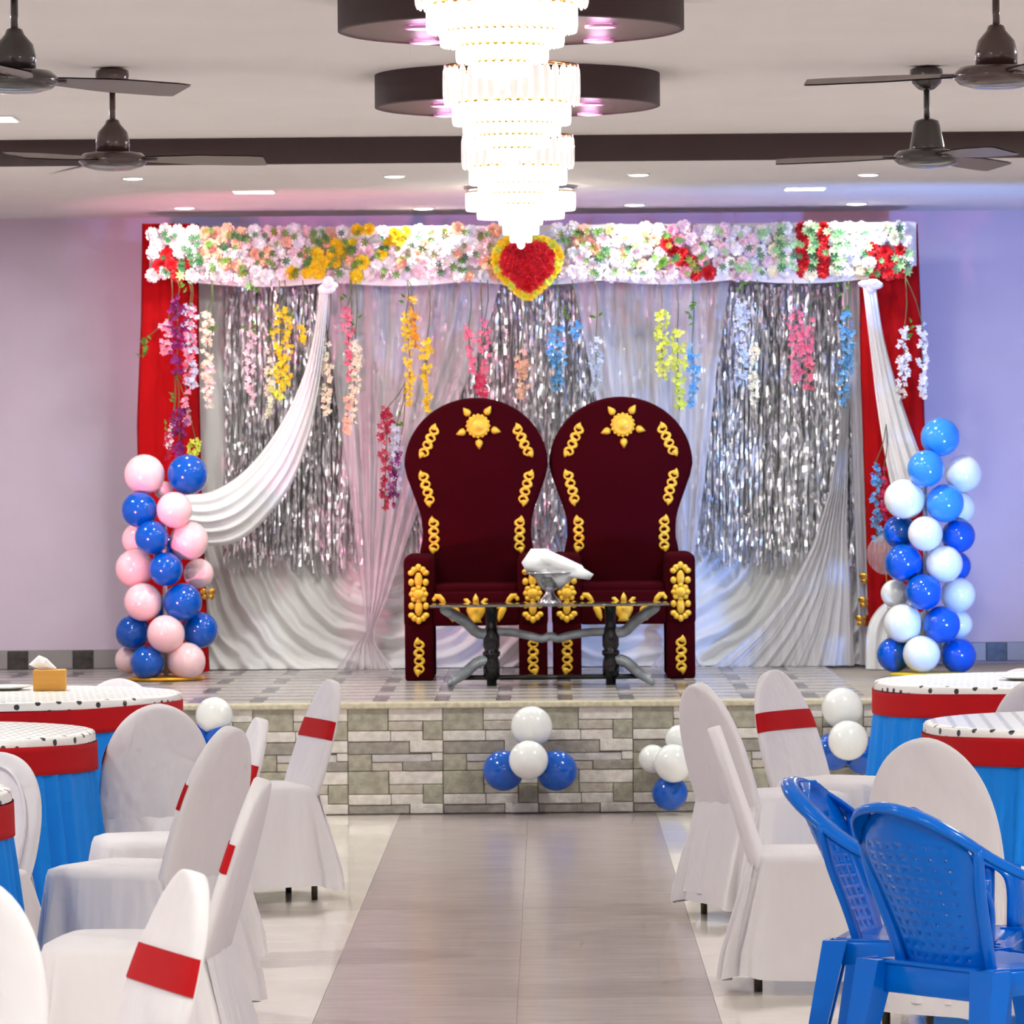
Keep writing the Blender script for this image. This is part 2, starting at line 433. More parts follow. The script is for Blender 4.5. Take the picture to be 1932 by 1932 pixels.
chandelier('crystal_chandelier', 'tiered crystal chandelier nearest to the viewer, cut by the top edge', (CX, 12.0, ZB), TI, .109, .16, 'tiered crystal chandeliers')
chandelier('crystal_chandelier', 'middle crystal chandelier, hanging from the nearer whole ceiling disc', (CX, 15.28, ZB), TI, .109, .16, 'tiered crystal chandeliers')
chandelier('crystal_chandelier', 'far crystal chandelier, hanging from the farther ceiling disc in front of the beam', (CX, 18.56, ZB), TI, .109, .16, 'tiered crystal chandeliers')
c = G(982, 352, Z_LOW)
chandelier('stage_chandelier', 'flush crystal ceiling lamp above the stage, in front of the red heart', (c.x, c.y, Z_LOW), [(.272, .085), (.215, .045), (.105, .032), (.086, .048), (.05, .04)], .025, .285, None, False)

# ceiling fans
M_fan = mat('fan_brown_enamel', (74, 54, 50), rough=.25, coat=.6, var=.04)
M_fan2 = mat('fan_dark_enamel', (58, 52, 50), rough=.25, coat=.6, var=.04)
M_blade = mat('fan_blade_brown', (112, 94, 88), rough=.35, metal=.3, var=.04)
def fan(px, py, z, lab, a0, m, cone=False):
    s = P(px, py, 10); u, v = un(px, py); Y = F*(EYE-z)/v; X = u*Y/F
    t = thing('ceiling_fan', lab, 'ceiling fan', (X, Y, Z_UP), 0, 'ceiling fans')
    d = z-Z_UP
    obj('canopy', lathe([(.030, 0), (.062, -.012), (.064, -.03), (.056, -.065), (.032, -.088), (.016, -.094)], 28), m, t)
    obj('rod', lathe([(.0115, -.09), (.0115, d+.10)], 14), m, t)
    if cone: bell = [(.015, d+.13), (.045, d+.12), (.052, d+.10), (.066, d+.02), (.068, d+.005)]
    else: bell = [(.015, d+.135), (.024, d+.13), (.030, d+.115), (.056, d+.085), (.064, d+.05), (.064, d+.012)]
    obj('bell', lathe(bell, 28), m, t)
    obj('motor', lathe([(.06, d+.012), (.11, d+.005), (.128, d-.012), (.130, d-.028), (.112, d-.046), (.07, d-.058), (.02, d-.062)], 36), m, t)
    for k in range(3):
        a = a0+k*2*PI/3
        def bl(u, w):
            x = .11+u*.47; hw = (.030+.032*min(1, u*2.2))*(1 if u < .93 else .9)
            y = (w-.5)*2*hw
            return (x, y, -.004-y*.22-.012*u)
        top = grid(bl, 10, 4); bot = ([(p[0], p[1], p[2]-.004) for p in top[0]], [q[::-1] for q in top[1]])
        b = obj('blade', MB().add(top).add(bot), M_blade, t, loc=(0, 0, d-.012), rot=(0, 0, a))
        obj('bracket', rbox(.085, .17, -.018, .018, -.014, -.004, .003, 1), m, b)
fan(213, 292, 2.84, 'dark brown ceiling fan on the left, the one nearer to the stage', math.radians(-4), M_fan)
fan(28, 138, 2.84, 'dark brown ceiling fan cut by the left edge, nearer to the viewer', math.radians(35), M_fan2)
fan(1749, 287, 2.84, 'dark ceiling fan with a cone shaped housing on the right, nearer to the stage', math.radians(176), M_fan2, True)
fan(1880, 130, 2.84, 'glossy brown ceiling fan cut by the right edge, nearer to the viewer', math.radians(172), M_fan)

# ------------------------------------------------------------------ stage lamps (outside the view, at both stage corners)
def par_can(loc, target, rgb, watts, lab, size):
    t = thing('stage_light', lab, 'stage light', loc)
    dv = (Vector(target)-Vector(loc)).normalized(); q = dv.to_track_quat('-Z', 'Y').to_euler()
    h = obj('housing', lathe([(.05, .16), (.085, .14), (.095, 0), (.088, 0), (.08, .12), (.02, .125)], 28, False), mat('black_metal', (24, 24, 26), .4), t, rot=q)
    obj('lens', lathe([(.086, .02), (.086, .028)], 28), mat('lens_'+lab[:4], tuple(int(255*c) for c in rgb), .2, emit=tuple(int(255*c) for c in rgb), estr=3), t, rot=q)
    zf = loc[2]-Z_ST
    obj('bracket', MB().add(box(-.11, -.1, -.015, .015, -zf+.012, .02)).add(box(.1, .11, -.015, .015, -zf+.012, .02)).add(box(-.11, .11, -.08, .08, -zf, -zf+.012)), mat('black_metal', (24, 24, 26), .4), t, False)
    light('beam', 'SPOT', tuple(dv*.03), watts, rgb, t, .07, q, size, .7)
par_can((-2.95, 22.95, Z_ST+.2), (-.45, 26.2, 2.75), (1, .25, .45), PINK_W, 'pink stage light at the left stage corner, outside the view', math.radians(64))
par_can((2.8, 22.95, Z_ST+.2), (1.35, 26.2, 2.45), (.16, .36, 1), BLUE_W, 'blue stage light at the right stage corner, outside the view', math.radians(84))

# ------------------------------------------------------------------ backdrop cloths
M_cloth = mat('white_drape', (244, 242, 239), rough=.65, sheen=.3, bump=.05, bscale=120)
M_satin = mat('white_satin', (244, 242, 240), rough=.45, sheen=.3, var=.02)
M_red = mat('red_cloth', (170, 14, 18), rough=.85, spec=.1, var=.05, nscale=3)
M_pink_sheer = sheer_mat('sheer_net', (248, 242, 246), .68)
M_sheer2 = sheer_mat('sheer_net_dense', (246, 243, 244), .9)
def base_of(px, py, Y): return P(px, py, Y)
def cloth(name, label, cat, fn, nu, nv, m, group=None, base=None, thick=0.0):
    v, f = grid(fn, nu, nv)
    lo = min(p[2] for p in v); cx = sum(p[0] for p in v)/len(v); cy = sum(p[1] for p in v)/len(v)
    o = obj(name, ([(p[0]-cx, p[1]-cy, p[2]-lo) for p in v], f), m, loc=(cx, cy, lo))
    prop(o, label, cat, group)
    if thick:
        md = o.modifiers.new('thickness', 'SOLIDIFY'); md.thickness = thick; md.offset = 0
    return o
Y_CUR = 26.38
def wob(x, y, s): return noise.noise(Vector((x*s, y*s, 3.1)))
def base_curtain(xa, xb, centre, lab, flare):
    cx0, cy0 = centre
    def fn(u, v):
        px = xa+(xb-xa)*u; py = 528+(1263-528)*v
        dy = max(0, py-cy0)
        r = math.hypot(px-cx0, dy*.95)
        ph = 2*PI*(r+16*wob(px, py*.6, .011)+5*wob(px, py, .03))/27
        amp = .010+.020*min(1, max(0, (py-700)/350))
        d = amp*(.8+.7*wob(px+300, py*.5, .02))*math.sin(ph)+.6*amp*math.sin(ph*.47+1.3)
        if py > 1240: d -= (py-1240)/23*flare
        p = P(px, py, Y_CUR+d)
        p.z = max(p.z, Z_ST+.004)
        return p
    return cloth('backdrop_curtain', lab, 'curtain', fn, int((xb-xa)/2.2), 130, M_cloth, 'white backdrop curtains')
base_curtain(374, 1000, (735, 985), 'white backdrop curtain with swooping folds at its foot, left of the thrones', .05)
base_curtain(1000, 1642, (1190, 905), 'white backdrop curtain with folds sweeping down to the left, right of the thrones', .05)

# silver foil fringe
M_foil = mat('silver_foil', (246, 245, 246), rough=.25, metal=.75)
def foil(xa, xb, y_top, y_bot, lab, dens, seed, skip=None):
    rr = random.Random(seed); mb = MB()
    n = int((xb-xa)*dens)
    for i in range(n):
        px = xa+(xb-xa)*(i+rr.random())/n
        lo = y_bot+rr.uniform(-45, 18); Y = Y_CUR-.12+rr.uniform(-.045, .035)
        a = P(px, y_top+rr.uniform(0, 8), Y); b = P(px+rr.uniform(-5, 5), lo, Y)
        N = 44; ang = rr.uniform(0, PI); w = rr.uniform(.005, .0085)
        v, f = [], []
        for k in range(N+1):
            t = k/N; q = a.lerp(b, t)+Vector((math.sin(k*.7+i)*.003, rr.uniform(-.010, .010), 0))
            ang += rr.uniform(-.8, .8)
            e = Vector((math.cos(ang)*w, math.sin(ang)*w, 0))
            v += [q-e, q+e]
            if k: f.append((2*k-2, 2*k-1, 2*k+1, 2*k))
        mb.add((v, f))
    c = P((xa+xb)/2, y_bot, Y_CUR-.12)
    o = obj('foil_fringe_curtain', ([Vector(p)-c for p in mb.v], mb.f), M_foil, smooth=False, loc=c)
    prop(o, lab, 'foil curtain', 'silver foil fringe curtains', 'stuff')
foil(424, 700, 538, 1068, 'shimmering silver foil fringe curtain behind the left white swag', .62, 1)
foil(702, 1336, 540, 1045, 'shimmering silver foil fringe curtain behind the two thrones', .42, 2)
foil(1338, 1612, 536, 1060, 'shimmering silver foil fringe curtain right of the thrones', .66, 3)

# sheers
def sheer(lab, L, Rr, Y, pleats, m, y0, y1, grp='sheer net curtains', cat='curtain'):
    def fn(u, v):
        py = y0+(y1-y0)*v
        xl, xr = lin(L, py), lin(Rr, py)
        px = xl+(xr-xl)*u
        d = (.012+.006*math.sin(3*v))*math.sin(2*PI*pleats*u+.6*math.sin(4*v))+.006*math.sin(2*PI*pleats*2.3*u)
        p = P(px, py, Y+d); p.z = max(p.z, Z_ST+.004); return p
    return cloth('sheer_curtain', lab, cat, fn, 120, 60, m, grp)
sheer('pinkish sheer net curtain gathered to the floor, left of the left throne', [(606, 532), (628, 700), (662, 950), (684, 1130), (690, 1190), (668, 1215), (634, 1262)],
      [(946, 532), (905, 660), (850, 790), (790, 960), (730, 1130), (704, 1190), (708, 1215), (742, 1262)], 26.17, 6, M_pink_sheer, 532, 1263)
sheer('bluish sheer net curtain gathered to the floor behind the right throne', [(1082, 532), (1118, 720), (1160, 900), (1230, 1080), (1272, 1190), (1262, 1215), (1226, 1262)],
      [(1376, 532), (1352, 700), (1330, 900), (1306, 1080), (1290, 1190), (1300, 1215), (1332, 1262)], 26.17, 5, M_pink_sheer, 532, 1263)
sheer('narrow pale sheer strip beside the right red pillar drape', [(1590, 532), (1606, 800), (1622, 1262)], [(1622, 532), (1630, 800), (1640, 1262)], 26.16, 3, M_sheer2, 532, 1263)
sheer('white gathered net fanning to the floor before the right foil curtain', [(1592, 720), (1584, 820), (1564, 930), (1532, 1030), (1484, 1120), (1420, 1195), (1340, 1262)],
      [(1604, 720), (1600, 850), (1598, 1000), (1606, 1130), (1612, 1262)], 26.14, 8, M_sheer2, 720, 1263)

# red pillar drapes
def pillar(lab, L, Rr):
    def fn(u, v):
        py = 422+(1268-422)*v
        xl, xr = lin(L, py), lin(Rr, py)
        px = xl+(xr-xl)*u
        d = .006*math.sin(2*PI*2.2*u+1.5*math.sin(5*v)+v)+.002*math.sin(2*PI*6*u+3*v)
        edge = .10*max(0, 1-min(u, 1-u)/.03)
        p = P(px, py, 26.06+d+edge); p.z = max(p.z, Z_ST+.004); return p
    return cloth('pillar_drape', lab, 'drape', fn, 90, 60, M_red, 'red pillar drapes')
pillar('tall red cloth drape on the left pillar, behind the pink-lit white and blue balloons', [(268, 424), (266, 600), (258, 800), (262, 1000), (270, 1270)], [(375, 424), (376, 700), (380, 900), (388, 1100), (396, 1270)])
pillar('tall red cloth drape on the right pillar, behind the white and blue balloons', [(1620, 420), (1622, 700), (1630, 900), (1640, 1270)], [(1731, 418), (1738, 600), (1745, 800), (1748, 1000), (1750, 1270)])

# white satin swags
def swag(lab, A, B, Y, pleats, bow=.08):
    n = 70; a = spline(A, n); b = spline(B, n)
    def fn(u, v):
        k = min(n-1, int(round(v*(n-1))))
        q = a[k].lerp(b[k], u)
        w = (a[k]-b[k]).length
        d = -bow*math.sin(PI*u)*min(1, w/80)+min(.015, w*.0003)*math.sin(2*PI*pleats*u+.5*math.sin(3*v))
        return P(q.x, q.y, Y+d)
    return cloth('satin_swag', lab, 'drape', fn, 90, n-1, M_satin, 'white satin swags')
swag('white satin swag sweeping from the flower header to the left balloon column', [(603, 540), (594, 620), (572, 710), (530, 800), (470, 880), (405, 925), (340, 935)],
     [(620, 540), (612, 640), (600, 740), (578, 840), (540, 930), (465, 1012), (400, 1030), (335, 1012)], 25.86, 5)
swag('white satin swag falling down the right red pillar', [(1628, 540), (1642, 660), (1654, 760), (1668, 850), (1684, 930), (1700, 980)], [(1652, 540), (1666, 630), (1688, 715), (1714, 795), (1734, 850), (1752, 900)], 25.9, 4, .05)
swag('white satin cloth tail at the foot of the right pillar beside the balloons', [(1690, 1125), (1655, 1150), (1636, 1190), (1633, 1262)], [(1725, 1130), (1712, 1180), (1705, 1220), (1700, 1264)], 25.9, 3, .04)
def knot(px, py, lab):
    c = P(px, py, 25.84); mb = MB(); rr = random.Random(px)
    for k in range(6):
        a = rr.uniform(0, 2*PI); l = rr.uniform(.02, .05)
        mb.add(ell(math.cos(a)*l*.7, rr.uniform(-.02, .02), math.sin(a)*l*.7, .022+.02*abs(math.cos(a)), .02, .020+.014*abs(math.sin(a)), 10, 6))
    prop(obj('cloth_knot', mb, M_satin, loc=c), lab, 'cloth knot', 'satin knots')
knot(616, 540, 'knotted white satin rosette at the top of the left swag'); knot(1640, 535, 'knotted white satin rosette at the top of the right swag')

# ------------------------------------------------------------------ flowers
def petal(r, w, up, curl, a):
    c, s = math.cos(a), math.sin(a)
    pts = [(0, -w*.35, 0), (r*.55, -w, up*.55), (r, -w*.6, up+curl), (r, w*.6, up+curl), (r*.55, w, up*.55), (0, w*.35, 0)]
    v = [(x*c-y*s, x*s+y*c, z) for x, y, z in pts]
    return v, [(0, 1, 4, 5), (1, 2, 3, 4)]
def flower_vf(R=1.0):
    mb = MB()
    for k in range(7): mb.add(petal(R, R*.42, R*.22, -R*.12, 2*PI*k/7))
    for k in range(6): mb.add(xf(petal(R*.72, R*.34, R*.42, R*.02, 2*PI*k/6+.4), T(0, 0, R*.12)))
    for k in range(4): mb.add(xf(petal(R*.42, R*.26, R*.42, R*.08, 2*PI*k/4+.2), T(0, 0, R*.22)))
    return mb.v, mb.f
def tuft_vf(R=1.0, n=7):
    mb = MB()
    for k in range(n):
        a = 2*PI*k/n; c, s = math.cos(a), math.sin(a)
        pts = [(0, 0, 0), (R*.5, -R*.2, R*.25), (R, 0, R*.25), (R*.5, R*.2, R*.25), (R*.5, 0, R*.18)]
        mb.add(([(x*c-y*s, x*s+y*c, z) for x, y, z in pts], [(0, 1, 4), (0, 4, 3), (1, 2, 4), (4, 2, 3)]))
    return mb.v, mb.f
FC = {'white': (246, 242, 240), 'blush': (246, 216, 222), 'pink': (244, 166, 186), 'peach': (250, 196, 166), 'yellow': (248, 212, 30), 'red': (206, 16, 28),
      'cream': (244, 236, 206), 'green': (48, 108, 58), 'olive': (120, 130, 34), 'pale_green': (150, 196, 128), 'orange': (246, 166, 24), 'purple': (128, 24, 112), 'magenta': (214, 40, 92),
      'sky': (96, 168, 222), 'lime': (222, 232, 80), 'rose': (240, 120, 146), 'ice': (200, 212, 228), 'leaf': (92, 140, 44), 'crimson': (176, 20, 60)}
def fm(c): return mat('petal_'+c, FC[c], rough=.6, var=.05, nscale=30)
FLOW = {}
def flower(parent, col, pos, r, kind='flower'):
    k = (col, kind)
    if k not in FLOW:
        FLOW[k] = mesh(kind, flower_vf() if kind == 'flower' else tuft_vf(), fm(col), kind == 'flower')
    # facing the viewer with a small random tilt
    return link(kind, FLOW[k], parent, pos, (PI/2+R_.uniform(-.35, .35), R_.uniform(0, 6), R_.uniform(-.35, .35)), (r, r, r*.9))
YF = 25.98
head = thing('flower_header', 'long header board covered in white, peach, yellow and red silk flowers', 'flower board', P(1000, 540, YF))
HL = head.location
hb = MB()
tl, tr_, bl, br = P(282, 428, YF+.05), P(1728, 421, YF+.05), P(375, 540, YF+.05), P(1640, 530, YF+.05)
obj('board', box(tl.x, tr_.x, YF+.03, YF+.06, P(1000, 508, YF+.05).z, tl.z-.01), mat('board_white_cloth', (226, 220, 218), .7, var=.03), head, False, world=True)
def val(u, v):
    px = 374+(1640-374)*u; py = 510+(536-510-2+8*math.sin(PI*((u*5) % 1)))*v-8*u*v
    return P(px, py, YF+.02+.012*math.sin(60*u))-HL
obj('valance', grid(val, 140, 4), M_satin, head)
def in_band(px, py, x0, y0, x1, y1, w):
    t = (py-y0)/(y1-y0); return abs(px-(x0+(x1-x0)*t)) < w
def head_col(px, py):
    r = R_.random()
    if px < 380:
        if 285 < px < 355 and 462 < py+(px-285)*-.25 < 508 and px+0.4*(py-460) > 300: return 'red'
        return 'white'
    if in_band(px, py, 690, 430, 580, 515, 34): return 'yellow'
    if in_band(px, py, 752, 440, 672, 518, 20): return 'yellow'
    if px < 940:
        if 385 < px < 425 and py < 500: return 'peach'
        return 'white' if r < .42 else 'blush' if r < .72 else 'peach' if r < .94 else 'cream'
    if px < 1245: return 'white' if r < .55 else 'peach' if r < .82 else 'blush'
    if px < 1340:
        if in_band(px, py, 1246, 450, 1330, 520, 22): return 'red'
        return 'pink' if r < .55 else 'blush'
    if px < 1452: return 'white' if r < .7 else 'blush'
    if 1500 < px < 1570: return 'cream'
    if px > 1640 and 468 < py < 522 and px < 1705: return 'red'
    return 'white' if r < .75 else 'cream'
pts = []
nx = 60; rows = 5
for j in range(rows):
    for i in range(nx):
        px = 290+(1722-290)*(i+.5*(j % 2))/nx+R_.uniform(-4, 4); py = 436+(516-436)*j/(rows-1)+R_.uniform(-5, 5)-(px-1000)*.004
        if 938 < px < 1052 and abs(px-995) < 50: continue
        pts.append((px, py))
pts = [p for p in pts if p[0] < 1728 and not (1503 < p[0] < 1527 or 1541 < p[0] < 1565)][:278]
pts += [(x, 432+k*11.5) for x in (1515, 1553) for k in range(8)]
for px, py in pts:
    col = 'red' if px in (1515, 1553) else head_col(px, py)
    r = R_.uniform(.034, .046)*(1.1 if px < 380 or px > 1640 else 1)
    flower(head, col, P(px, py, YF-R_.uniform(.0, .03))-HL, r)
for k in range(270):
    px = R_.uniform(300, 1715); py = R_.uniform(432, 520)-(px-1000)*.004
    if abs(px-995) < 50: continue
    if px > 1330: col = 'green' if R_.random() < .55 else 'pale_green'
    elif px < 380: col = 'green'
    else: col = 'leaf' if R_.random() < .45 else 'olive' if R_.random() < .4 else 'green'
    flower(head, col, P(px, py, YF-.055-R_.uniform(0, .02))-HL, R_.uniform(.020, .030), 'leaf_tuft')
for xx in (1472, 1534, 1578):                       # the upright rows of variegated leaves
    for k in range(8):
        flower(head, 'green' if k % 2 else 'pale_green', P(xx+R_.uniform(-5, 5), 428+k*11, YF-.06)-HL, .032, 'leaf_tuft')
for px, py in [(340, 520), (470, 540), (1700, 500), (1715, 478), (1690, 508), (1712, 512)]:
    flower(head, 'pale_green', P(px, py, YF-.07)-HL, .034, 'leaf_tuft')
heart = thing('flower_heart', 'red flower heart edged in yellow flowers at the middle of the header', 'flower heart', P(995, 565, 25.9))
HH = heart.location
def heart_r(a): return 1
def heart_pt(t, s):
    x = 16*math.sin(t)**3; y = 13*math.cos(t)-5*math.cos(2*t)-2*math.cos(3*t)-math.cos(4*t)
    x = .55*x+.45*15*math.sin(t); y = .5*(y+2)+.5*15*math.cos(t)
    return 995+x*s, 500-y*s
obj('backing', puff([((P(*heart_pt(-t, 3.4), 25.93)-HH).x, (P(*heart_pt(-t, 3.4), 25.93)-HH).z) for t in [2*PI*k/40 for k in range(40)]], [(.5, .0), (1, .0), (1, .03), (.5, .03)], 0, (P(995, 500, 25.93)-HH).z), mat('heart_backing', (190, 150, 30), .7), heart, False)
for k in range(34):
    px, py = heart_pt(2*PI*k/34, 3.75); flower(heart, 'yellow' if k % 3 else 'lime', P(px, py*1.0, 25.87)-HH, R_.uniform(.030, .038))
for s in (.6, 1.3, 2.0, 2.7):
    n = int(3+s*7)
    for k in range(n):
        px, py = heart_pt(2*PI*(k+R_.random()*.4)/n, s); flower(heart, 'red', P(px, py, 25.85)-HH, R_.uniform(.032, .042))

# hanging flower vines
def florets(path, n, rad, size, rr):
    mb = MB(); L = len(path)-1
    for i in range(n):
        t = rr.random(); k = t*L; q = path[int(k)].lerp(path[min(int(k)+1, L)], k % 1)
        taper = (1-.45*t)*(.55+.9*min(1, t*5)*.5)
        a = rr.uniform(0, 2*PI); d = rad*math.sqrt(rr.random())*taper
        pos = q+Vector((math.cos(a)*d, math.sin(a)*d*.6-.01, rr.uniform(-.008, .008)))
        s = size*rr.uniform(.7, 1.15)
        M = T(*pos) @ RZ(rr.uniform(-.8, .8)) @ RX(PI/2+rr.uniform(-.7, .7)) @ RZ(rr.uniform(0, 6))
        for p in range(4):
            b = p*PI/2; c, sn = math.cos(b), math.sin(b)
            v = [(0, 0, 0), (s*.6, -s*.42, s*.12), (s, 0, s*.32), (s*.6, s*.42, s*.12)]
            mb.add(([M @ Vector((x*c-y*sn, x*sn+y*c, z)) for x, y, z in v], [(0, 1, 2), (0, 2, 3)]))
    return mb
def leaves(pts, Y, rr, s=.03):
    mb = MB()
    for px, py in pts:
        for k in range(3):
            M = T(*P(px+rr.uniform(-7, 7), py+rr.uniform(-12, 12), Y)) @ RY(rr.uniform(0, 6)) @ RX(rr.uniform(-.5, .5))
            v = [(0, 0, 0), (s*.5, -.004, s*.28), (s*1.2, 0, 0), (s*.5, -.004, -s*.28), (s*.5, .004, 0)]
            mb.add(([M @ Vector(q) for q in v], [(0, 1, 4), (1, 2, 4), (2, 3, 4), (3, 0, 4)]))
    return mb
def vine(label, strands, lv=(), Y=25.9, hang=None, dens=1.0):
    rr = random.Random(len(label)*7+int(strands[0][0]))
    x0, y0 = strands[0][0], strands[0][1]
    t = thing('flower_vine', label, 'flower vine', P(x0, y0, Y), 0, 'hanging silk flower vines')
    for (xa, ya, xb, yb, col, hw) in strands:
        path = spline([P(xa, ya, Y), P((xa+xb)/2+rr.uniform(-4, 4), (ya+yb)/2, Y), P(xb, yb, Y)], 9)
        top = hang or (xa+rr.uniform(-8, 8), min(ya-5, 528))
        st = spline([P(top[0], top[1], Y), P((top[0]+xa)/2+4, (top[1]+ya)/2, Y), P(xa, ya, Y)], 5)+path[1:]
        obj('stem', tube(st, .0028, 5), mat('vine_stem', (92, 104, 58), .7), t, world=True)
        n = int((yb-ya)*hw*.030*dens)+8
        b = obj('blossoms', florets(path, n, hw/346*1.2, .0175, rr), fm(col), t, False, world=True); b['kind'] = 'stuff'
    if lv: obj('leaves', leaves(lv, Y-.01, rr), fm('leaf'), t, False, world=True)
vine('purple, pink and pale blue flower vine on the upper left red pillar', [(335, 560, 335, 705, 'purple', 18), (358, 575, 362, 730, 'ice', 15), (318, 600, 312, 668, 'pink', 14), (360, 580, 356, 720, 'rose', 12)], [(345, 545)], 25.88)
vine('sparse green leaf sprig at the outer edge of the left red pillar', [(272, 640, 274, 670, 'leaf', 5)], [(276, 640), (272, 662)], 25.9, (330, 590))
vine('purple and yellow flower vine on the left pillar, just above the balloons', [(337, 770, 335, 862, 'purple', 16), (322, 810, 318, 866, 'crimson', 10), (352, 735, 355, 800, 'pink', 8), (368, 825, 366, 858, 'lime', 14), (325, 800, 322, 850, 'white', 8)], [(316, 810), (325, 745)], 25.88, (330, 700))
vine('cream and blush flower vine beside the left red pillar', [(392, 588, 394, 770, 'cream', 13), (396, 690, 396, 772, 'blush', 10)], [(406, 620)])
vine('pale blush flower vine over the left foil curtain', [(474, 625, 476, 765, 'blush', 10), (506, 660, 505, 790, 'cream', 8)], [(478, 560), (482, 600), (470, 615), (503, 625)])
vine('thick yellow flower vine over the left foil curtain', [(532, 578, 534, 735, 'yellow', 20), (525, 690, 525, 752, 'lime', 16), (568, 612, 570, 645, 'yellow', 8)], [(548, 600)])
vine('faint cream flower vine right of the left satin swag', [(616, 650, 617, 780, 'cream', 11)])
vine('rose pink and cream flower vine hanging on the pinkish sheer', [(655, 578, 662, 718, 'rose', 11), (670, 640, 668, 800, 'cream', 11), (660, 740, 655, 815, 'peach', 9)], [(672, 612), (668, 625), (653, 560)])
vine('yellow and orange flower vine hanging left above the left throne', [(766, 590, 772, 765, 'yellow', 11), (776, 560, 784, 655, 'orange', 10), (806, 640, 808, 775, 'yellow', 11)], [(770, 565)])
vine('rose pink flower vine just above the left throne', [(884, 618, 892, 700, 'rose', 10), (914, 605, 912, 745, 'rose', 11), (905, 710, 912, 752, 'magenta', 12)], ())
vine('crimson, purple and white flower vine at the left side of the left throne', [(730, 770, 725, 960, 'crimson', 13), (748, 800, 746, 930, 'ice', 11), (752, 850, 742, 960, 'purple', 9)], [(748, 790), (752, 800)], 25.9, (765, 720))
vine('peach flower vine on the middle foil curtain', [(982, 660, 984, 755, 'peach', 15)], ())
vine('sky blue flower vine on the middle foil curtain above the thrones', [(1052, 615, 1055, 735, 'sky', 18), (1086, 605, 1084, 640, 'sky', 10)], [(1066, 590)])
vine('pale icy flower vine left of the right throne top', [(1124, 640, 1122, 740, 'ice', 13)], [(1122, 600)])
vine('lime yellow flower vine hanging above the right throne', [(1248, 585, 1252, 715, 'lime', 16), (1278, 622, 1282, 775, 'lime', 15)], ())
vine('green leaf sprig and sky blue flower vine right of the lime vine', [(1305, 650, 1306, 765, 'sky', 11)], [(1304, 570), (1308, 585), (1306, 600)])
vine('white flower vine over the right foil curtain', [(1398, 565, 1400, 735, 'ice', 14), (1424, 640, 1425, 760, 'cream', 9)], [(1402, 545)])
vine('rose pink flower vine over the right foil curtain', [(1500, 582, 1504, 720, 'rose', 15), (1526, 600, 1524, 735, 'rose', 13)], ())
vine('sky blue flower vine at the right edge of the right foil curtain', [(1598, 590, 1598, 690, 'sky', 15), (1594, 680, 1592, 770, 'sky', 12)], [(1590, 545), (1600, 585)])
vine('white blossom vine on the upper right red pillar', [(1706, 622, 1700, 748, 'white', 15), (1740, 612, 1742, 755, 'white', 11)], [(1716, 615), (1722, 625)], 25.86, (1708, 522))
vine('blue and magenta flower vine on the lower right pillar beside the balloons', [(1652, 872, 1654, 1025, 'sky', 12), (1668, 880, 1668, 985, 'magenta', 7)], (), 25.84, (1672, 800))

# ------------------------------------------------------------------ balloons
def balloon_vf():
    prof = [(.02, -1.13), (.055, -1.10), (.03, -1.06)]
    for i in range(1, 16):
        a = -PI/2+PI*i/16; r = math.cos(a); z = math.sin(a)
        if z < 0: z *= 1.06
        prof.append((r, z))
    prof.append((.02, 1.0))
    return lathe(prof, 24)
BC = {'blue': ((0, 84, 186), .12), 'white': ((230, 230, 226), .2), 'pink': ((248, 208, 210), .2), 'sky': ((54, 140, 232), .12)}  # pink is white latex with the pink stage light put into its colour
BME = {}
def balloon(parent, px, py, rpx, col, Y, tilt=None):
    if col not in BME: BME[col] = mesh('balloon', balloon_vf(), mat('latex_'+col, BC[col][0], rough=BC[col][1], spec=.6, var=.02))
    r = rpx*Y/F*.97
    rr = R_.uniform
    return link('balloon', BME[col], parent, P(px, py, Y)-parent.location, (rr(-.5, .5)+1.45, rr(-.3, .3), rr(-.5, .5)), (r, r, r*1.03))
Yc = 25.1
colL = thing('balloon_column', 'twisting column of blue and pink-lit white balloons on a gold base, left on the stage', 'balloon column', G(313, 1283, Z_ST), 0, 'balloon columns')
Yc = colL.location.y+.02
for px, py, r, c, dy in [(272.6,895,39,'pink',-.02),(354,895,39,'blue',-.02),(263,962,35,'blue',-.08),(329,962,35,'pink',-.12),(309,925,18,'pink',.05),(286,1014,33,'blue',-.14),(357,1020,37.5,'pink',-.05),(262,1018,33,'pink',.08),
        (254,1072,37,'pink',-.02),(313,1074,33,'blue',-.15),(375,1082,29,'pink',.10),(270,1136,37,'pink',-.10),(345,1136,37,'blue',-.12),(251,1193,34,'blue',-.02),(313,1196,37,'pink',-.16),(377,1189,35,'blue',0),
        (278,1251,33,'blue',-.14),(352,1248,37,'pink',-.12),(243,1245,27,'pink',.06),(318,1040,30,'blue',.14),(320,1150,32,'blue',.16),(315,1240,32,'pink',.16)]:
    balloon(colL, px, py, r, c, Yc+dy)
obj('base_plate', lathe([(.17, 0), (.205, .004), (.205, .016), (.17, .02)], 40), mat('gold_card', (226, 160, 30), .35, metal=.5), colL)
obj('pole', lathe([(.012, .01), (.012, .95)], 10), mat('white_plastic', (230, 230, 230), .4), colL)
colR = thing('balloon_column', 'tapering column of white and blue balloons on a yellow base, right on the stage', 'balloon column', G(1748, 1274, Z_ST), 0, 'balloon columns')
Yc = colR.location.y+.02
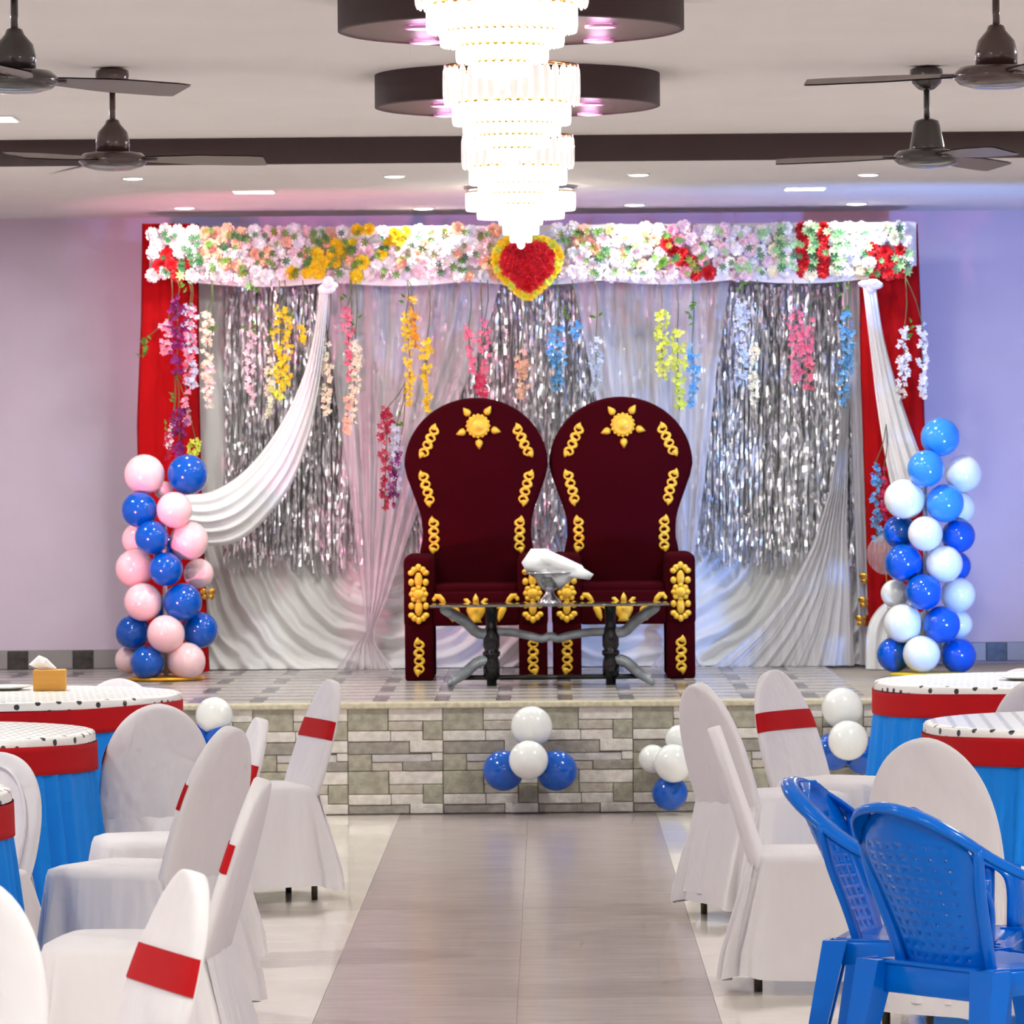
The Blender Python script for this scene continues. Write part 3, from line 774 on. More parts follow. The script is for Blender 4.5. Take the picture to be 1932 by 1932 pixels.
for px, py, r, c, dy in [(1774,825,38,'sky',0),(1747,884,36,'sky',-.12),(1818,893.5,36,'white',.02),(1707,942,39,'white',-.06),(1783,949,37,'sky',-.10),(1808,958,33,'white',.08),(1698,1004,33,'blue',.06),(1746,1007,34,'white',-.14),(1808,1011,33,'blue',-.02),
        (1704.5,1062,37,'blue',-.06),(1781.6,1064,36,'white',-.12),(1803,1068,30,'blue',.10),(1688,1120,27,'white',.08),(1743,1117,35,'blue',-.15),(1808,1122,34,'white',.02),(1704,1176,38,'white',-.06),(1777,1178,36,'blue',-.12),(1808,1178,28,'white',.10),
        (1687,1235,34,'blue',.02),(1739,1234,36,'white',-.14),(1808,1236,35,'blue',-.02),(1750,1080,30,'blue',.16),(1752,1180,30,'white',.16)]:
    balloon(colR, px, py, r, c, Yc+dy)
obj('base_plate', lathe([(.16, 0), (.195, .004), (.195, .014), (.16, .018)], 40), mat('yellow_card', (222, 190, 24), .45), colR)
obj('pole', lathe([(.012, .01), (.012, 1.1)], 10), mat('white_plastic', (230, 230, 230), .4), colR)
def cluster(label, items, Y=22.42):
    c = P(sum(i[0] for i in items)/len(items), max(i[1]+i[2] for i in items), Y)
    t = thing('balloon_cluster', label, 'balloon cluster', c, 0, 'balloon clusters on the stage front')
    for px, py, r, col, dy in items: balloon(t, px, py, r, col, Y+dy)
cluster('two white and two blue balloons tied to the middle of the stage front', [(1003,1371,40,'white',.02),(997,1434,38,'white',-.14),(950,1454,40,'blue',.0),(1050,1454,40,'blue',.0)])
cluster('three white balloons over a blue one, right of the aisle on the stage front', [(1270,1440,37,'white',-.12),(1232,1432,28,'white',.02),(1281,1394,27,'white',.04),(1264,1496,35,'blue',-.02)])
cluster('white balloon over blue ones on the stage front, behind the left chairs', [(404,1350,36,'white',.0),(418,1399,34,'blue',-.02),(370,1400,34,'blue',.02)])
cluster('white and blue balloons on the stage front, between the right chairs and tables', [(1589,1336,40,'white',.0),(1600,1397,39,'white',-.14),(1572,1418,37,'blue',0),(1628,1426,36,'blue',.02)])
# gold butterflies and a clear balloon behind the columns
def butterfly(px, py, lab, s=.035):
    c = P(px, py, 26.03 if px < 1000 else 26.12); mb = MB()
    for sg in (-1, 1):
        for (ax, az, rx, rz) in ((.7, .45, .6, .5), (.55, -.4, .45, .4)):
            mb.add(xf(ell(0, 0, 0, rx*s, .003, rz*s, 12, 6), T(sg*ax*s, 0, az*s) @ RZ(sg*.35)))
    mb.add(ell(0, -.003, 0, .005, .006, .8*s, 8, 6))
    prop(obj('butterfly_ornament', mb, mat('gold_foil', (226, 168, 60), .25, metal=.9), loc=c), lab, 'ornament', 'gold butterfly ornaments')
butterfly(392, 1122, 'gold butterfly ornament beside the left balloon column')
butterfly(1636, 1092, 'gold butterfly ornament on the right curtain edge, topmost'); butterfly(1634, 1137, 'gold butterfly ornament on the right curtain edge, middle'); butterfly(1628, 1172, 'gold butterfly ornament on the right curtain edge, lowest')
cb = thing('clear_balloon', 'clear round balloon half hidden behind the right balloon column', 'balloon', Vector((P(1672, 1045, 25.62).x, 25.62, Z_ST)))
q = P(1672, 1045, 25.62)-cb.location
o_ = obj('balloon', balloon_vf(), sheer_mat('clear_film', (235, 225, 225), .25), cb, loc=q); o_.scale = (.105,)*3
obj('ribbon', tube([(0, 0, 0), (.008, 0, q.z*.5), (0, 0, q.z-.115)], .0025, 6), mat('gold_foil', (226, 168, 60), .25, metal=.9), cb)

# ------------------------------------------------------------------ thrones
M_vel = mat('maroon_velvet', (54, 4, 11), rough=.9, spec=.03, var=.08, nscale=3)
M_orn = mat('gold_painted_resin', (238, 186, 54), rough=.42, var=.12, nscale=30, metal=.15)
def scroll_vf(L=.21):
    mb = MB(); w = L*.105
    path = [(w*math.sin(4*PI*t), 0, (t-.5)*L*.80) for t in [k/28 for k in range(29)]]
    mb.add(tube(path, [L*.046*(1-.25*abs(2*k/28-1)) for k in range(29)], 8, .7))
    for k, sg in enumerate((-1, 1, -1, 1)):
        z = ((k+.5)/4-.5)*L*.80
        arc = [(sg*w*(.15+.85*math.sin(a)), -.002, z+w*.75*math.cos(a)) for a in [q/7*2.9 for q in range(8)]]
        mb.add(tube(arc, [L*.036*(1-.06*q) for q in range(8)], 7, .7)); mb.add(ell(arc[-1][0], 0, arc[-1][2], L*.040, L*.032, L*.040, 8, 6))
    mb.add(ell(0, 0, 0, L*.085, L*.045, L*.07, 10, 6))
    for sg in (1, -1):
        tear = [(0, .5), (.06, .42), (.085, .36), (.06, .31), (0, .30), (-.06, .31), (-.085, .36), (-.06, .42)]
        mb.add(puff([(x*L+.04*L, sg*z*L) for x, z in (tear if sg > 0 else tear[::-1])], [(.5, -L*.045), (.85, -L*.03), (1, 0), (.8, L*.01)], .04*L, sg*.37*L))
    return mb.v, mb.f
def arm_orn_vf(H=.31):
    mb = MB(); e = lambda x, z, rx, rz, y=-.012, ry=.014: mb.add(ell(x*H, y, z*H, rx*H*1.18, ry, rz*H*1.12, 10, 6))
    e(0, 0, .085, .075, -.022); e(0, 0, .13, .11, -.006)
    for k in range(8):
        a = 2*PI*k/8; e(.115*math.cos(a), .115*math.sin(a), .042, .042, -.012)
    for sg in (1, -1):
        for x, z, rx, rz in ((-.12, .20, .045, .055), (.12, .20, .045, .055), (0, .24, .06, .12), (-.12, .36, .05, .045), (.12, .36, .05, .045), (-.075, .41, .045, .05), (.075, .41, .045, .05), (0, .45, .045, .055)):
            e(x, sg*z*(1 if sg > 0 else .98), rx, rz)
    return mb.v, mb.f
def teardrop_vf(h, w):
    o = [(0, .5*h), (.25*w, .25*h), (.48*w, -.08*h), (.42*w, -.33*h), (0, -.5*h), (-.42*w, -.33*h), (-.48*w, -.08*h), (-.25*w, .25*h)]
    return puff(o[::-1], [(.25, -.018), (.7, -.014), (1, -.003), (1, .004)], 0, -.06*h)
def leaf_orn_vf():
    mb = MB()
    mb.add(tube([(-.075, 0, .055), (-.062, -.006, .068), (-.04, -.008, .066), (-.02, -.008, .045), (0, -.006, .015)], [.010, .016, .018, .017, .008], 8, .6))
    mb.add(ell(-.074, -.006, .052, .014, .010, .014, 8, 6))
    mb.add(puff([(.005, .03), (-.005, -.01), (.02, -.06), (.045, -.085), (.055, -.06), (.05, -.02), (.035, .01)][::-1], [(.4, -.016), (.8, -.011), (1, -.002), (1, .004)], .03, -.03))
    mb.add(tube([(.03, -.004, .0), (.055, -.006, .004), (.08, -.006, -.012), (.088, -.004, -.03)], [.009, .010, .008, .004], 7, .6))
    return mb.v, mb.f
def crown_vf():
    mb = MB()
    mb.add(puff([(.055, .02), (.062, -.01), (.045, -.045), (.03, -.058), (.04, -.075), (-.04, -.075), (-.03, -.058), (-.045, -.045), (-.062, -.01), (-.055, .02), (0, .032)], [(.3, -.02), (.75, -.016), (1, -.003), (1, .004)], 0, -.02))
    mb.add(puff([(0, .08), (.018, .055), (.02, .03), (-.02, .03), (-.018, .055)], [(.4, -.014), (1, -.002), (1, .004)], 0, .045))
    for sg in (-1, 1):
        mb.add(tube([(sg*.03, -.006, .01), (sg*.045, -.008, .03), (sg*.06, -.008, .045), (sg*.078, -.006, .048)], [.012, .013, .011, .005], 8, .6))
    mb.add(ell(0, -.012, -.005, .02, .014, .02, 10, 6))
    return mb.v, mb.f
ORN = {}
def orn(key, fn): 
    if key not in ORN: ORN[key] = mesh(key, fn(), M_orn)
    return ORN[key]
def throne(px, py, lab, lean=0.0):
    b = G(px, py, Z_ST)
    t = thing('throne', lab, 'throne', b, 0, 'maroon velvet thrones')
    SB = 25.35-24.8
    k = 1/1143
    out = [(437*math.cos(a), (90+410)-410*math.sin(a)) for a in [PI*i/36 for i in range(37)]]       # right to left over the top, crop rows
    low = [(422, 570), (404, 620), (382, 680), (362, 735), (347, 780), (335, 830), (330, 890), (331, 950), (345, 1010), (352, 1060), (352, 1500)]
    def zc(y): return (1273-(720+y/3.22))/355
    o = [(-w*k, zc(y)) for w, y in low[::-1]]+[(x*k, zc(y)) for x, y in out[::-1]]+[(w*k, zc(y)) for w, y in low]
    o = [(x, max(z, .30)) for x, z in o]
    # front sheet of the back: rim first, then puffed centre (star-shaped around a middle point is not needed: plain extrusion with bevel)
    n = len(o); v, f = [], []
    def off(i, d):
        a, c = Vector(o[i-1]), Vector(o[(i+1) % n]); tv = (c-a).normalized(); nv = Vector((tv.y, -tv.x))
        return Vector(o[i])+nv*d
    rings = [(.022, 0.0), (.008, .006), (0, .022), (0, .10), (.008, .116), (.022, .12)]
    for d, y in rings:
        for i in range(n):
            q = off(i, d); v.append((q.x, y, q.y))
    for r in range(len(rings)-1):
        for i in range(n):
            a, c = r*n+i, r*n+(i+1) % n; f.append((a, c, c+n, a+n))
    f.append(tuple(range(n-1, -1, -1))); f.append(tuple(range((len(rings)-1)*n, len(rings)*n)))
    back = autosmooth(obj('backrest', (v, f), M_vel, t, loc=(0, SB, 0)), 50)
    obj('seat', rbox(-.225, .225, .012, SB+.02, .30, .475, .03, 3), M_vel, t)
    obj('seat_cushion', rbox(-.222, .222, .02, SB+.0, .44, .50, .025, 3), M_vel, t)
    obj('apron', rbox(-.225, .225, -.004, .05, .285, .46, .012, 2), M_vel, t)
    for sg, nm in ((-1, 'left'), (1, 'right')):
        x0, x1 = (-.375, -.218) if sg < 0 else (.218, .375)
        a = obj('armrest', rbox(x0, x1, -.012, SB+.06, .27, .655, .035, 3), M_vel, t)
        obj('leg', rbox(x0+.004, x1-.004, -.008, .12, 0, .30, .014, 2), M_vel, t)
        obj('leg', rbox(x0+.004, x1-.004, SB-.06, SB+.06, 0, .30, .014, 2), M_vel, t)
        link('arm_ornament', orn('arm_ornament', arm_orn_vf), a, ((x0+x1)/2, -.014, .452))
        link('leg_ornament', orn('scroll_ornament', scroll_vf), t, ((x0+x1)/2, -.012, .125), scale=(sg, 1, 1))
        link('apron_leaf', orn('leaf_ornament', leaf_orn_vf), t, (sg*.156, -.006, .378), scale=(-sg*.82, 1, .9))
        for cx_, cy_, rot in ((227, 355, 25), (210, 640, -14), (252, 925, -1)):
            hw = (512-cx_)*k
            link('scroll_ornament', orn('scroll_ornament', scroll_vf), back, (sg*hw, -.004, zc(cy_)), (0, math.radians(rot)*-sg, 0), (sg, 1, 1))
    link('crown_ornament', orn('crown_ornament', crown_vf), t, (0, -.008, .375), scale=(.8, 1, .98))
    zs = zc(262); sun = link('sun_medallion', orn('sun_medallion', lambda: xf(lathe([(.001, .034), (.022, .030), (.036, .016), (.042, .020), (.052, .020), (.054, .010), (.061, .010), (.061, 0)], 28), RX(PI/2))), back, (.012, -.001, zs))
    bead = orn('bead', lambda: ell(0, 0, 0, .0085, .008, .0085, 8, 5))
    for q in range(16): link('bead', bead, sun, (.058*math.cos(q*PI/8), -.008, .058*math.sin(q*PI/8)))
    for q in range(5):
        a = -PI/2+q*2*PI/5+.05; link('sun_ray', orn('sun_ray', lambda: teardrop_vf(.058, .042)), sun, (.098*math.cos(a), -.002, .098*math.sin(a)), (0, PI/2-a, 0))
    return t
throne(899, 1284, 'maroon velvet throne with gold scrolls, the left one of the pair')
throne(1178, 1281, 'maroon velvet throne with gold scrolls, the right one of the pair')

# ------------------------------------------------------------------ coffee table, bowl, cloth
M_blk = mat('black_gloss_lacquer', (4, 4, 5), rough=.1, spec=.5)
M_mar = mat('brushed_grey_marbled', (150, 156, 160), rough=.35, var=.35, nscale=16, metal=.3)
b = G(1037, 1293, Z_ST)
ct = thing('coffee_table', 'low glass topped coffee table with black posts and grey curved arms', 'coffee table', b)
s = F/b.y
def cl(px, py, y=0): 
    q = P(px, py, b.y)-b; return (q.x, y, q.z)
def glass_mat():
    m = bpy.data.materials.new('smoked_glass'); m.use_nodes = True; bs = m.node_tree.nodes['Principled BSDF']
    bs.inputs['Base Color'].default_value = (.55, .62, .60, 1); bs.inputs['Roughness'].default_value = .03; bs.inputs['Transmission Weight'].default_value = .85; return m
zt = cl(1037, 1139)[2]
obj('glass_top', rbox(cl(812, 1139)[0], cl(1261, 1139)[0], -.25, .25, zt-.008, zt, .003, 2), glass_mat(), ct)
for px in (927, 1152):
    x = cl(px, 1200)[0]
    post = [(.026, 0), (.026, .028), (.034, .034), (.042, .05), (.042, .11), (.034, .145), (.044, .155), (.044, .172), (.034, .18), (.042, .20), (.042, .25), (.034, .285), (.028, .30), (.030, .40), (.026, zt-.008)]
    obj('post', lathe(post, 20), M_blk, ct, loc=(x, 0, 0))
    sg = -1 if px < 1037 else 1
    for yy in (-1, 1):
        xo = cl(835 if sg < 0 else 1240, 1148)[0]
        arm = spline([(x, 0, .265), (x+sg*.07, yy*.02, .27), (x+sg*.13, yy*.07, .325), (xo-sg*.02, yy*.13, zt-.03), (xo, yy*.15, zt-.014)], 14)
        obj('upper_arm', tube(arm, [.030, .029, .028, .027, .027, .026, .026, .025, .024, .023, .022, .020, .018, .016], 10, .8), M_mar, ct)
        xf_ = cl(852 if sg < 0 else 1228, 1290)[0]
        foot = spline([(x, 0, .13), (x+sg*.07, yy*.02, .12), (x+sg*.13, yy*.07, .07), (xf_-sg*.03, yy*.12, .042), (xf_, yy*.14, .027), (xf_+sg*.012, yy*.145, .03)], 14)
        obj('foot', tube(foot, [.030, .030, .029, .028, .027, .026, .025, .024, .023, .022, .022, .024, .024, .018], 10, .8), M_mar, ct)
st = spline([cl(935, 1192), cl(965, 1193), cl(1000, 1200), cl(1022, 1205), cl(1040, 1200), cl(1052, 1205), cl(1075, 1199), cl(1110, 1193), cl(1145, 1192)], 30)
obj('stretcher', tube(st, .022, 10, .8), M_mar, ct)
obj('bottom_rail', rbox(cl(875, 1275)[0], cl(1215, 1275)[0], -.015, .015, .03, .055, .006), M_blk, ct)
bp_ = P(1037, 1139, b.y); bp_.z = b.z+zt
bowl = thing('pedestal_bowl', 'silver footed bowl with a flat rim on the glass table', 'bowl', bp_)
M_sil = mat('polished_silver', (214, 214, 218), rough=.12, metal=1)
obj('foot', lathe([(.066, 0), (.068, .006), (.052, .022), (.034, .04), (.022, .055), (.022, .07)], 28), M_sil, bowl)
obj('dish', lathe([(.02, .066), (.04, .075), (.06, .10), (.075, .13), (.10, .148), (.135, .157), (.135, .161), (.098, .153), (.07, .135), (.05, .11)], 36), M_sil, bowl)
# crumpled folded white cloth heaped in the bowl
cp = [(984, 1062), (1002, 1036), (1030, 1036), (1062, 1050), (1098, 1066), (1102, 1073), (1120, 1084), (1113, 1095), (1084, 1091), (1068, 1102), (1056, 1114), (1042, 1096), (1010, 1080), (992, 1078)]
cc = P(1045, 1075, b.y); o2 = [((P(x, y, b.y)-cc).x, (P(x, y, b.y)-cc).z) for x, y in cp][::-1]
vf = puff(o2, [(.25, -.075), (.6, -.085), (.86, -.06), (1, -.015), (.97, .03), (.7, .07), (.3, .08)], 0, 0)
vv = [Vector(p)+Vector((0, 1, .3))*noise.noise(Vector(p)*26)*.022 for p in vf[0]]
prop(obj('folded_cloth', (vv, vf[1]), mat('white_napkin', (240, 240, 240), .7, bump=.2, bscale=30), smooth=True, loc=cc), 'crumpled white cloth heaped over the silver bowl', 'cloth')

# ------------------------------------------------------------------ tables
def dot_cloth():
    m = bpy.data.materials.new('white_dotted_vinyl'); m.use_nodes = True; nt = m.node_tree; b = nt.nodes['Principled BSDF']
    uv = nt.nodes.new('ShaderNodeUVMap'); sc = nt.nodes.new('ShaderNodeVectorMath'); sc.operation = 'SCALE'; sc.inputs['Scale'].default_value = 1/.062
    fr = nt.nodes.new('ShaderNodeVectorMath'); fr.operation = 'FRACTION'
    sb = nt.nodes.new('ShaderNodeVectorMath'); sb.operation = 'SUBTRACT'; sb.inputs[1].default_value = (.5, .5, 0)
    ln = nt.nodes.new('ShaderNodeVectorMath'); ln.operation = 'LENGTH'
    lt = nt.nodes.new('ShaderNodeMath'); lt.operation = 'LESS_THAN'; lt.inputs[1].default_value = .19
    mx = nt.nodes.new('ShaderNodeMix'); mx.data_type = 'RGBA'; mx.inputs[6].default_value = srgb((246, 243, 238))+(1,); mx.inputs[7].default_value = srgb((44, 46, 46))+(1,)
    nt.links.new(uv.outputs[0], sc.inputs[0]); nt.links.new(sc.outputs[0], fr.inputs[0]); nt.links.new(fr.outputs[0], sb.inputs[0]); nt.links.new(sb.outputs[0], ln.inputs[0])
    nt.links.new(ln.outputs['Value'], lt.inputs[0]); nt.links.new(lt.outputs[0], mx.inputs[0]); nt.links.new(mx.outputs[2], b.inputs['Base Color'])
    b.inputs['Roughness'].default_value = .3
    return m
M_dot = dot_cloth()
M_band = mat('red_sash', (182, 14, 22), rough=.8, spec=.2, var=.04, nscale=4)
M_skirt = mat('blue_satin', (0, 132, 232), rough=.6, spec=.25, var=.04, nscale=4)
ZT = .72
def table(end_px, end_py, side, lab, R=.75, seed=1, rot=.3):
    e = G(end_px, end_py, ZT)
    c = Vector((e.x+side*R, e.y, 0))
    t = thing('round_table', lab, 'table', c, 0, 'round tables with blue skirts')
    rings = [0, .25, .5, .7, .85, .93, .98]; v, f, uvl = [], [], []
    n = 96
    prof = [(r*R, ZT) for r in rings[1:]]+[(R-.004, ZT-.003), (R+.002, ZT-.010), (R+.004, ZT-.036)]
    v.append((0, 0, ZT)); uvl.append((0, 0)); arc = 0; pr = (0, ZT)
    for (r, z) in prof:
        arc += math.hypot(r-pr[0], z-pr[1]); pr = (r, z)
        for k in range(n):
            a = 2*PI*k/n; v.append((r*math.cos(a), r*math.sin(a), z)); uvl.append((arc*math.cos(a+rot), arc*math.sin(a+rot)))
    for k in range(n): f.append((0, 1+k, 1+(k+1) % n))
    for i in range(len(prof)-1):
        for k in range(n):
            a, b = 1+i*n+k, 1+i*n+(k+1) % n; f.append((a, a+n, b+n, b))
    me = mesh('tablecloth_top', (v, f), M_dot); ul = me.uv_layers.new(name='UVMap')
    for lp in me.loops: ul.data[lp.index].uv = uvl[lp.vertex_index]
    link('tablecloth_top', me, t)
    rr = random.Random(seed); ph = rr.uniform(0, 6)
    def band(u, v_):
        a = 2*PI*u; r = R+.007+.003*math.sin(7*a+ph)*v_
        return (r*math.cos(a), r*math.sin(a), ZT-.033-.10*v_-.006*math.sin(3*a+ph))
    bo = obj('red_band', grid(band, 128, 5, True), M_band, t); md = bo.modifiers.new('thickness', 'SOLIDIFY'); md.thickness = .003
    phs = [rr.uniform(0, 6) for _ in range(4)]
    def skirt(u, v_):
        a = 2*PI*u
        w = math.sin(40*a+2.4*math.sin(5*a+phs[0])+phs[1])+.6*math.sin(67*a+2*math.sin(9*a)+phs[2])
        r = R-.006+(.05*v_**.8)+(.004+.018*v_)*w
        return (r*math.cos(a), r*math.sin(a), (ZT-.10)*(1-v_)+.012*v_)
    obj('skirt', grid(skirt, 520, 10, True), M_skirt, t)
    return t
tLF = table(340, 1306, -1, 'round table with blue skirt and red band on the left, farthest, with the tissue box', seed=2, rot=.35)
tLN = table(177, 1378, -1, 'round table with blue skirt and red band on the left, between chairs', seed=3, rot=.9)
tL0 = table(17, 1489, -1, 'round table with blue skirt at the left edge, nearest, mostly out of view', seed=4)
tRF = table(1650, 1284, 1, 'blue skirted round table with red band on the right, nearer to the stage', seed=5, rot=1.2)
tRN = table(1744, 1362, 1, 'blue skirted round table with red band on the right, nearer to the viewer', seed=6, rot=.05)
# things on the left far table
c = G(93, 1304, ZT)
tb = thing('tissue_box', 'orange cardboard tissue box on the far left table', 'tissue box', c, .06)
obj('carton', rbox(-.068, .068, 0, .12, .001, .088, .003), mat('orange_card', (214, 152, 62), .6, var=.08, nscale=20, stretch=(.3, 1, 3)), tb)
tis = [(-.088, .110), (-.045, .148), (-.012, .136), (.030, .094), (.026, .086), (-.04, .086)]
vf = puff(tis[::-1], [(.3, .04), (.85, .048), (1, .058), (.85, .068), (.3, .075)], -.03, .108)
obj('tissue', ([Vector(p)+Vector((0, .5, .2))*noise.noise(Vector(p)*30)*.012 for p in vf[0]], vf[1]), mat('tissue_paper', (248, 244, 238), .8), tb, False)
c = G(8, 1302, ZT)
plate_prof = [(.05, .003), (.06, .001), (.085, .008), (.12, .016), (.12, .019), (.085, .012), (.06, .006), (.01, .006)]
prop(obj('plate', lathe(plate_prof, 40), mat('white_melamine', (240, 238, 232), .25), loc=c), 'white plate at the left edge on the far left table', 'plate', 'white plates')
c = G(1935, 1283, ZT)
prop(obj('plate', lathe(plate_prof, 40), mat('white_melamine', (240, 238, 232), .25), loc=c), 'white plate at the right edge on the far right table', 'plate', 'white plates')

# ------------------------------------------------------------------ covered banquet chairs
M_cov = mat('white_chair_cover', (229, 223, 225), rough=.8, spec=.2, bump=.6, bscale=6, bdist=.05, stretch=(1, 1, .5))
M_cov2 = mat('white_chair_skirt', (229, 223, 225), rough=.8, spec=.2, bump=.6, bscale=5, bdist=.06, stretch=(1, 1, .25))
M_leg = mat('chair_steel', (120, 112, 100), rough=.25, metal=1)
LEAN = math.radians(17)
def back_ring(z, grow=0.0, n=36, a0=0.0, a1=2*PI, closed=True):
    H0, H1, W = 0.0, .475, .205
    zz = z
    q = max(0, (zz-.10)/(H1-.10)); w = W*max(0, 1-q**2.5)**.5
    if zz < .10: w = W*(1-.05*((.10-zz)/.13)**1.5)
    th = .030*(1-.25*(zz/H1))*min(1, (w/.03+.15))
    w += grow; th += grow
    out = []
    m = n if closed else n-1
    for k in range(n):
        a = a0+(a1-a0)*k/m
        c, s = math.cos(a), math.sin(a)
        out.append((w*math.copysign(abs(c)**.75, c), th*math.copysign(abs(s)**.6, s)*(1 if s > 0 else 1)+.018*(1-(abs(c)**.75)**2)*-0.0, zz))
    return out
def chair_meshes():
    v, f = [], []; n = 36
    zs = [-.03+.15*i/5 for i in range(5)]+[.12+(.4748-.12)*math.sin(PI/2*i/17) for i in range(18)]
    for z in zs: v += back_ring(z)
    for i in range(len(zs)-1):
        for k in range(n):
            a, b = i*n+k, i*n+(k+1) % n; f.append((a, b, b+n, a+n))
    f.append(tuple(range(n-1, -1, -1))); o = (len(zs)-1)*n; f.append(tuple(range(o, o+n)))
    M = T(0, .195, .40) @ RX(-LEAN)
    back = mesh('back_cover', xf((v, f), M), M_cov)
    # inner piping along the rim
    pp = []
    for k in range(31):
        a = PI*k/30; pp.append((.165*math.cos(a), -.026, .13+.29*math.sin(a)))
    pp = [(.165, -.030, 0)]+pp+[(-.165, -.030, 0)]
    pipe = mesh('piping', xf(tube(pp, .006, 6), M), M_cov)
    # red sash across the front face
    v, f = [], []; zs2 = [.235+.075*i/6 for i in range(7)]; n2 = 30
    for z in zs2: v += [(x, y, zz) for x, y, zz in back_ring(z, .003, n2, PI-.02, 2*PI+.02, False)]
    for i in range(6):
        for k in range(n2-1):
            a = i*n2+k; f.append((a, a+1, a+1+n2, a+n2))
    sash = mesh('sash', xf((v, f), M), M_band)
    # seat with skirt
    def per(u, hx, hy, e=.32):
        a = 2*PI*u; c, s = math.cos(a), math.sin(a)
        return hx*math.copysign(abs(c)**e, c), hy*math.copysign(abs(s)**e, s)
    lv = [(0.02, .452, 0), (.5, .455, 0), (.85, .450, 0), (.97, .440, 0), (1.0, .420, .05), (1.02, .37, .25), (1.05, .29, .5), (1.09, .20, .75), (1.13, .12, .95), (1.155, .05, 1)]
    v, f = [], []; n = 128
    for (s, z, fa) in lv:
        for k in range(n):
            u = k/n; x, y = per(u, .215, .225)
            w = .8*math.sin(2*PI*9*u+1.6*math.sin(2*PI*3*u))+.45*math.sin(2*PI*17*u+2+math.sin(2*PI*2*u))
            g = s*(1+.085*fa*w)
            rear = max(0, y)/.225
            zz = z+(.012*math.sin(2*PI*5*u+1)*fa if fa > .9 else 0)
            v.append((x*g, y*g+.055*fa*rear, zz))
    for i in range(len(lv)-1):
        for k in range(n):
            a, b = i*n+k, i*n+(k+1) % n; f.append((a, a+n, b+n, b))
    f.append(tuple(range(n)))
    seat = mesh('seat_skirt', (v, f), M_cov2)
    # rear tail of the cover joining back and skirt
    def tail(u, q):
        w = (.185+.015*q)*(2*u-1)
        z = .455-.365*q
        return (w*1.08, .224+.074*q+.017*q*math.sin(34*u+2*math.sin(5*u))-.02*(2*u-1)**2, z)
    tl_ = mesh('cover_tail', grid(tail, 64, 10), M_cov2)
    return back, pipe, sash, seat, tl_
CM = chair_meshes()
leg_m = mesh('leg', tube([(0, 0, .42), (0, 0, .0)], .0125, 10), M_leg)
def chair(px, py, theta, lab, ztop=.84, piped=False, hs=1.0, sash=True):
    """px, py: pixel of the top of the back; theta 0 faces the viewer, +90 faces right"""
    th = math.radians(theta)
    fwd = Vector((math.sin(th), -math.cos(th), 0))
    hz = (.40+.475*math.cos(LEAN))*hs
    top_off = .195+.475*math.sin(LEAN)
    u, v = un(px, py); Yt = F*(EYE-hz)/v; top = Vector((u*Yt/F, Yt, 0))
    base = top+fwd*top_off
    t = thing('banquet_chair', lab, 'chair', base, th, 'white covered banquet chairs')
    t.scale = (1, 1, hs)
    # local front is -y
    link('back_cover', CM[0], t)
    if piped: link('piping', CM[1], t)
    if sash: link('sash', CM[2], t)
    link('seat_skirt', CM[3], t); link('cover_tail', CM[4], t)
    for x in (-.17, .17):
        for y in (-.18, .20): link('leg', leg_m, t, (x, y, 0), (0, 0, 0))
    return t
chair(628, 1283, -70, 'white covered chair with red sash next to the stage, left of the aisle', hs=.97)
chair(494, 1355, -76, 'white covered chair with red sash half hidden behind another, left of the aisle', hs=.95)
chair(438, 1372, -116, 'white covered chair showing its broad plain rear side, left of the aisle', hs=1.03)
chair(497, 1469, -95, 'white covered chair seen edge on, left of the aisle')
chair(299, 1330, -168, 'white covered chair seen from behind between the two left tables', hs=.94)
chair(366, 1643, -68, 'white covered chair with a large red sash at the bottom left')
chair(6, 1420, -30, 'white covered chair with a piped rim at the left edge, behind the nearest left table', piped=True, hs=.87, sash=False)
chair(-66, 1648, -18, 'white covered chair cut by the bottom left corner', hs=1.06, sash=False)
chair(225, 1281, -5, 'white covered chair top peeking over the far left table', hs=.825)
chair(1314, 1290, 121, 'white covered chair seen from behind next to the aisle on the right, farther one', sash=False)
chair(1455, 1265, 54, 'white covered chair with red sash on the right, close to the stage')
chair(1346, 1371, 88, 'white covered chair seen edge on, right of the aisle', hs=.96, sash=False)
chair(1742, 1395, 156, 'white covered chair seen from behind, just behind the blue plastic chairs', sash=False)
chair(1962, 1280, 172, 'white covered chair between the two right tables, cut by the right edge', hs=.97)
chair(1925, 1262, 5, 'white covered chair top peeking over the far right table', hs=.81)

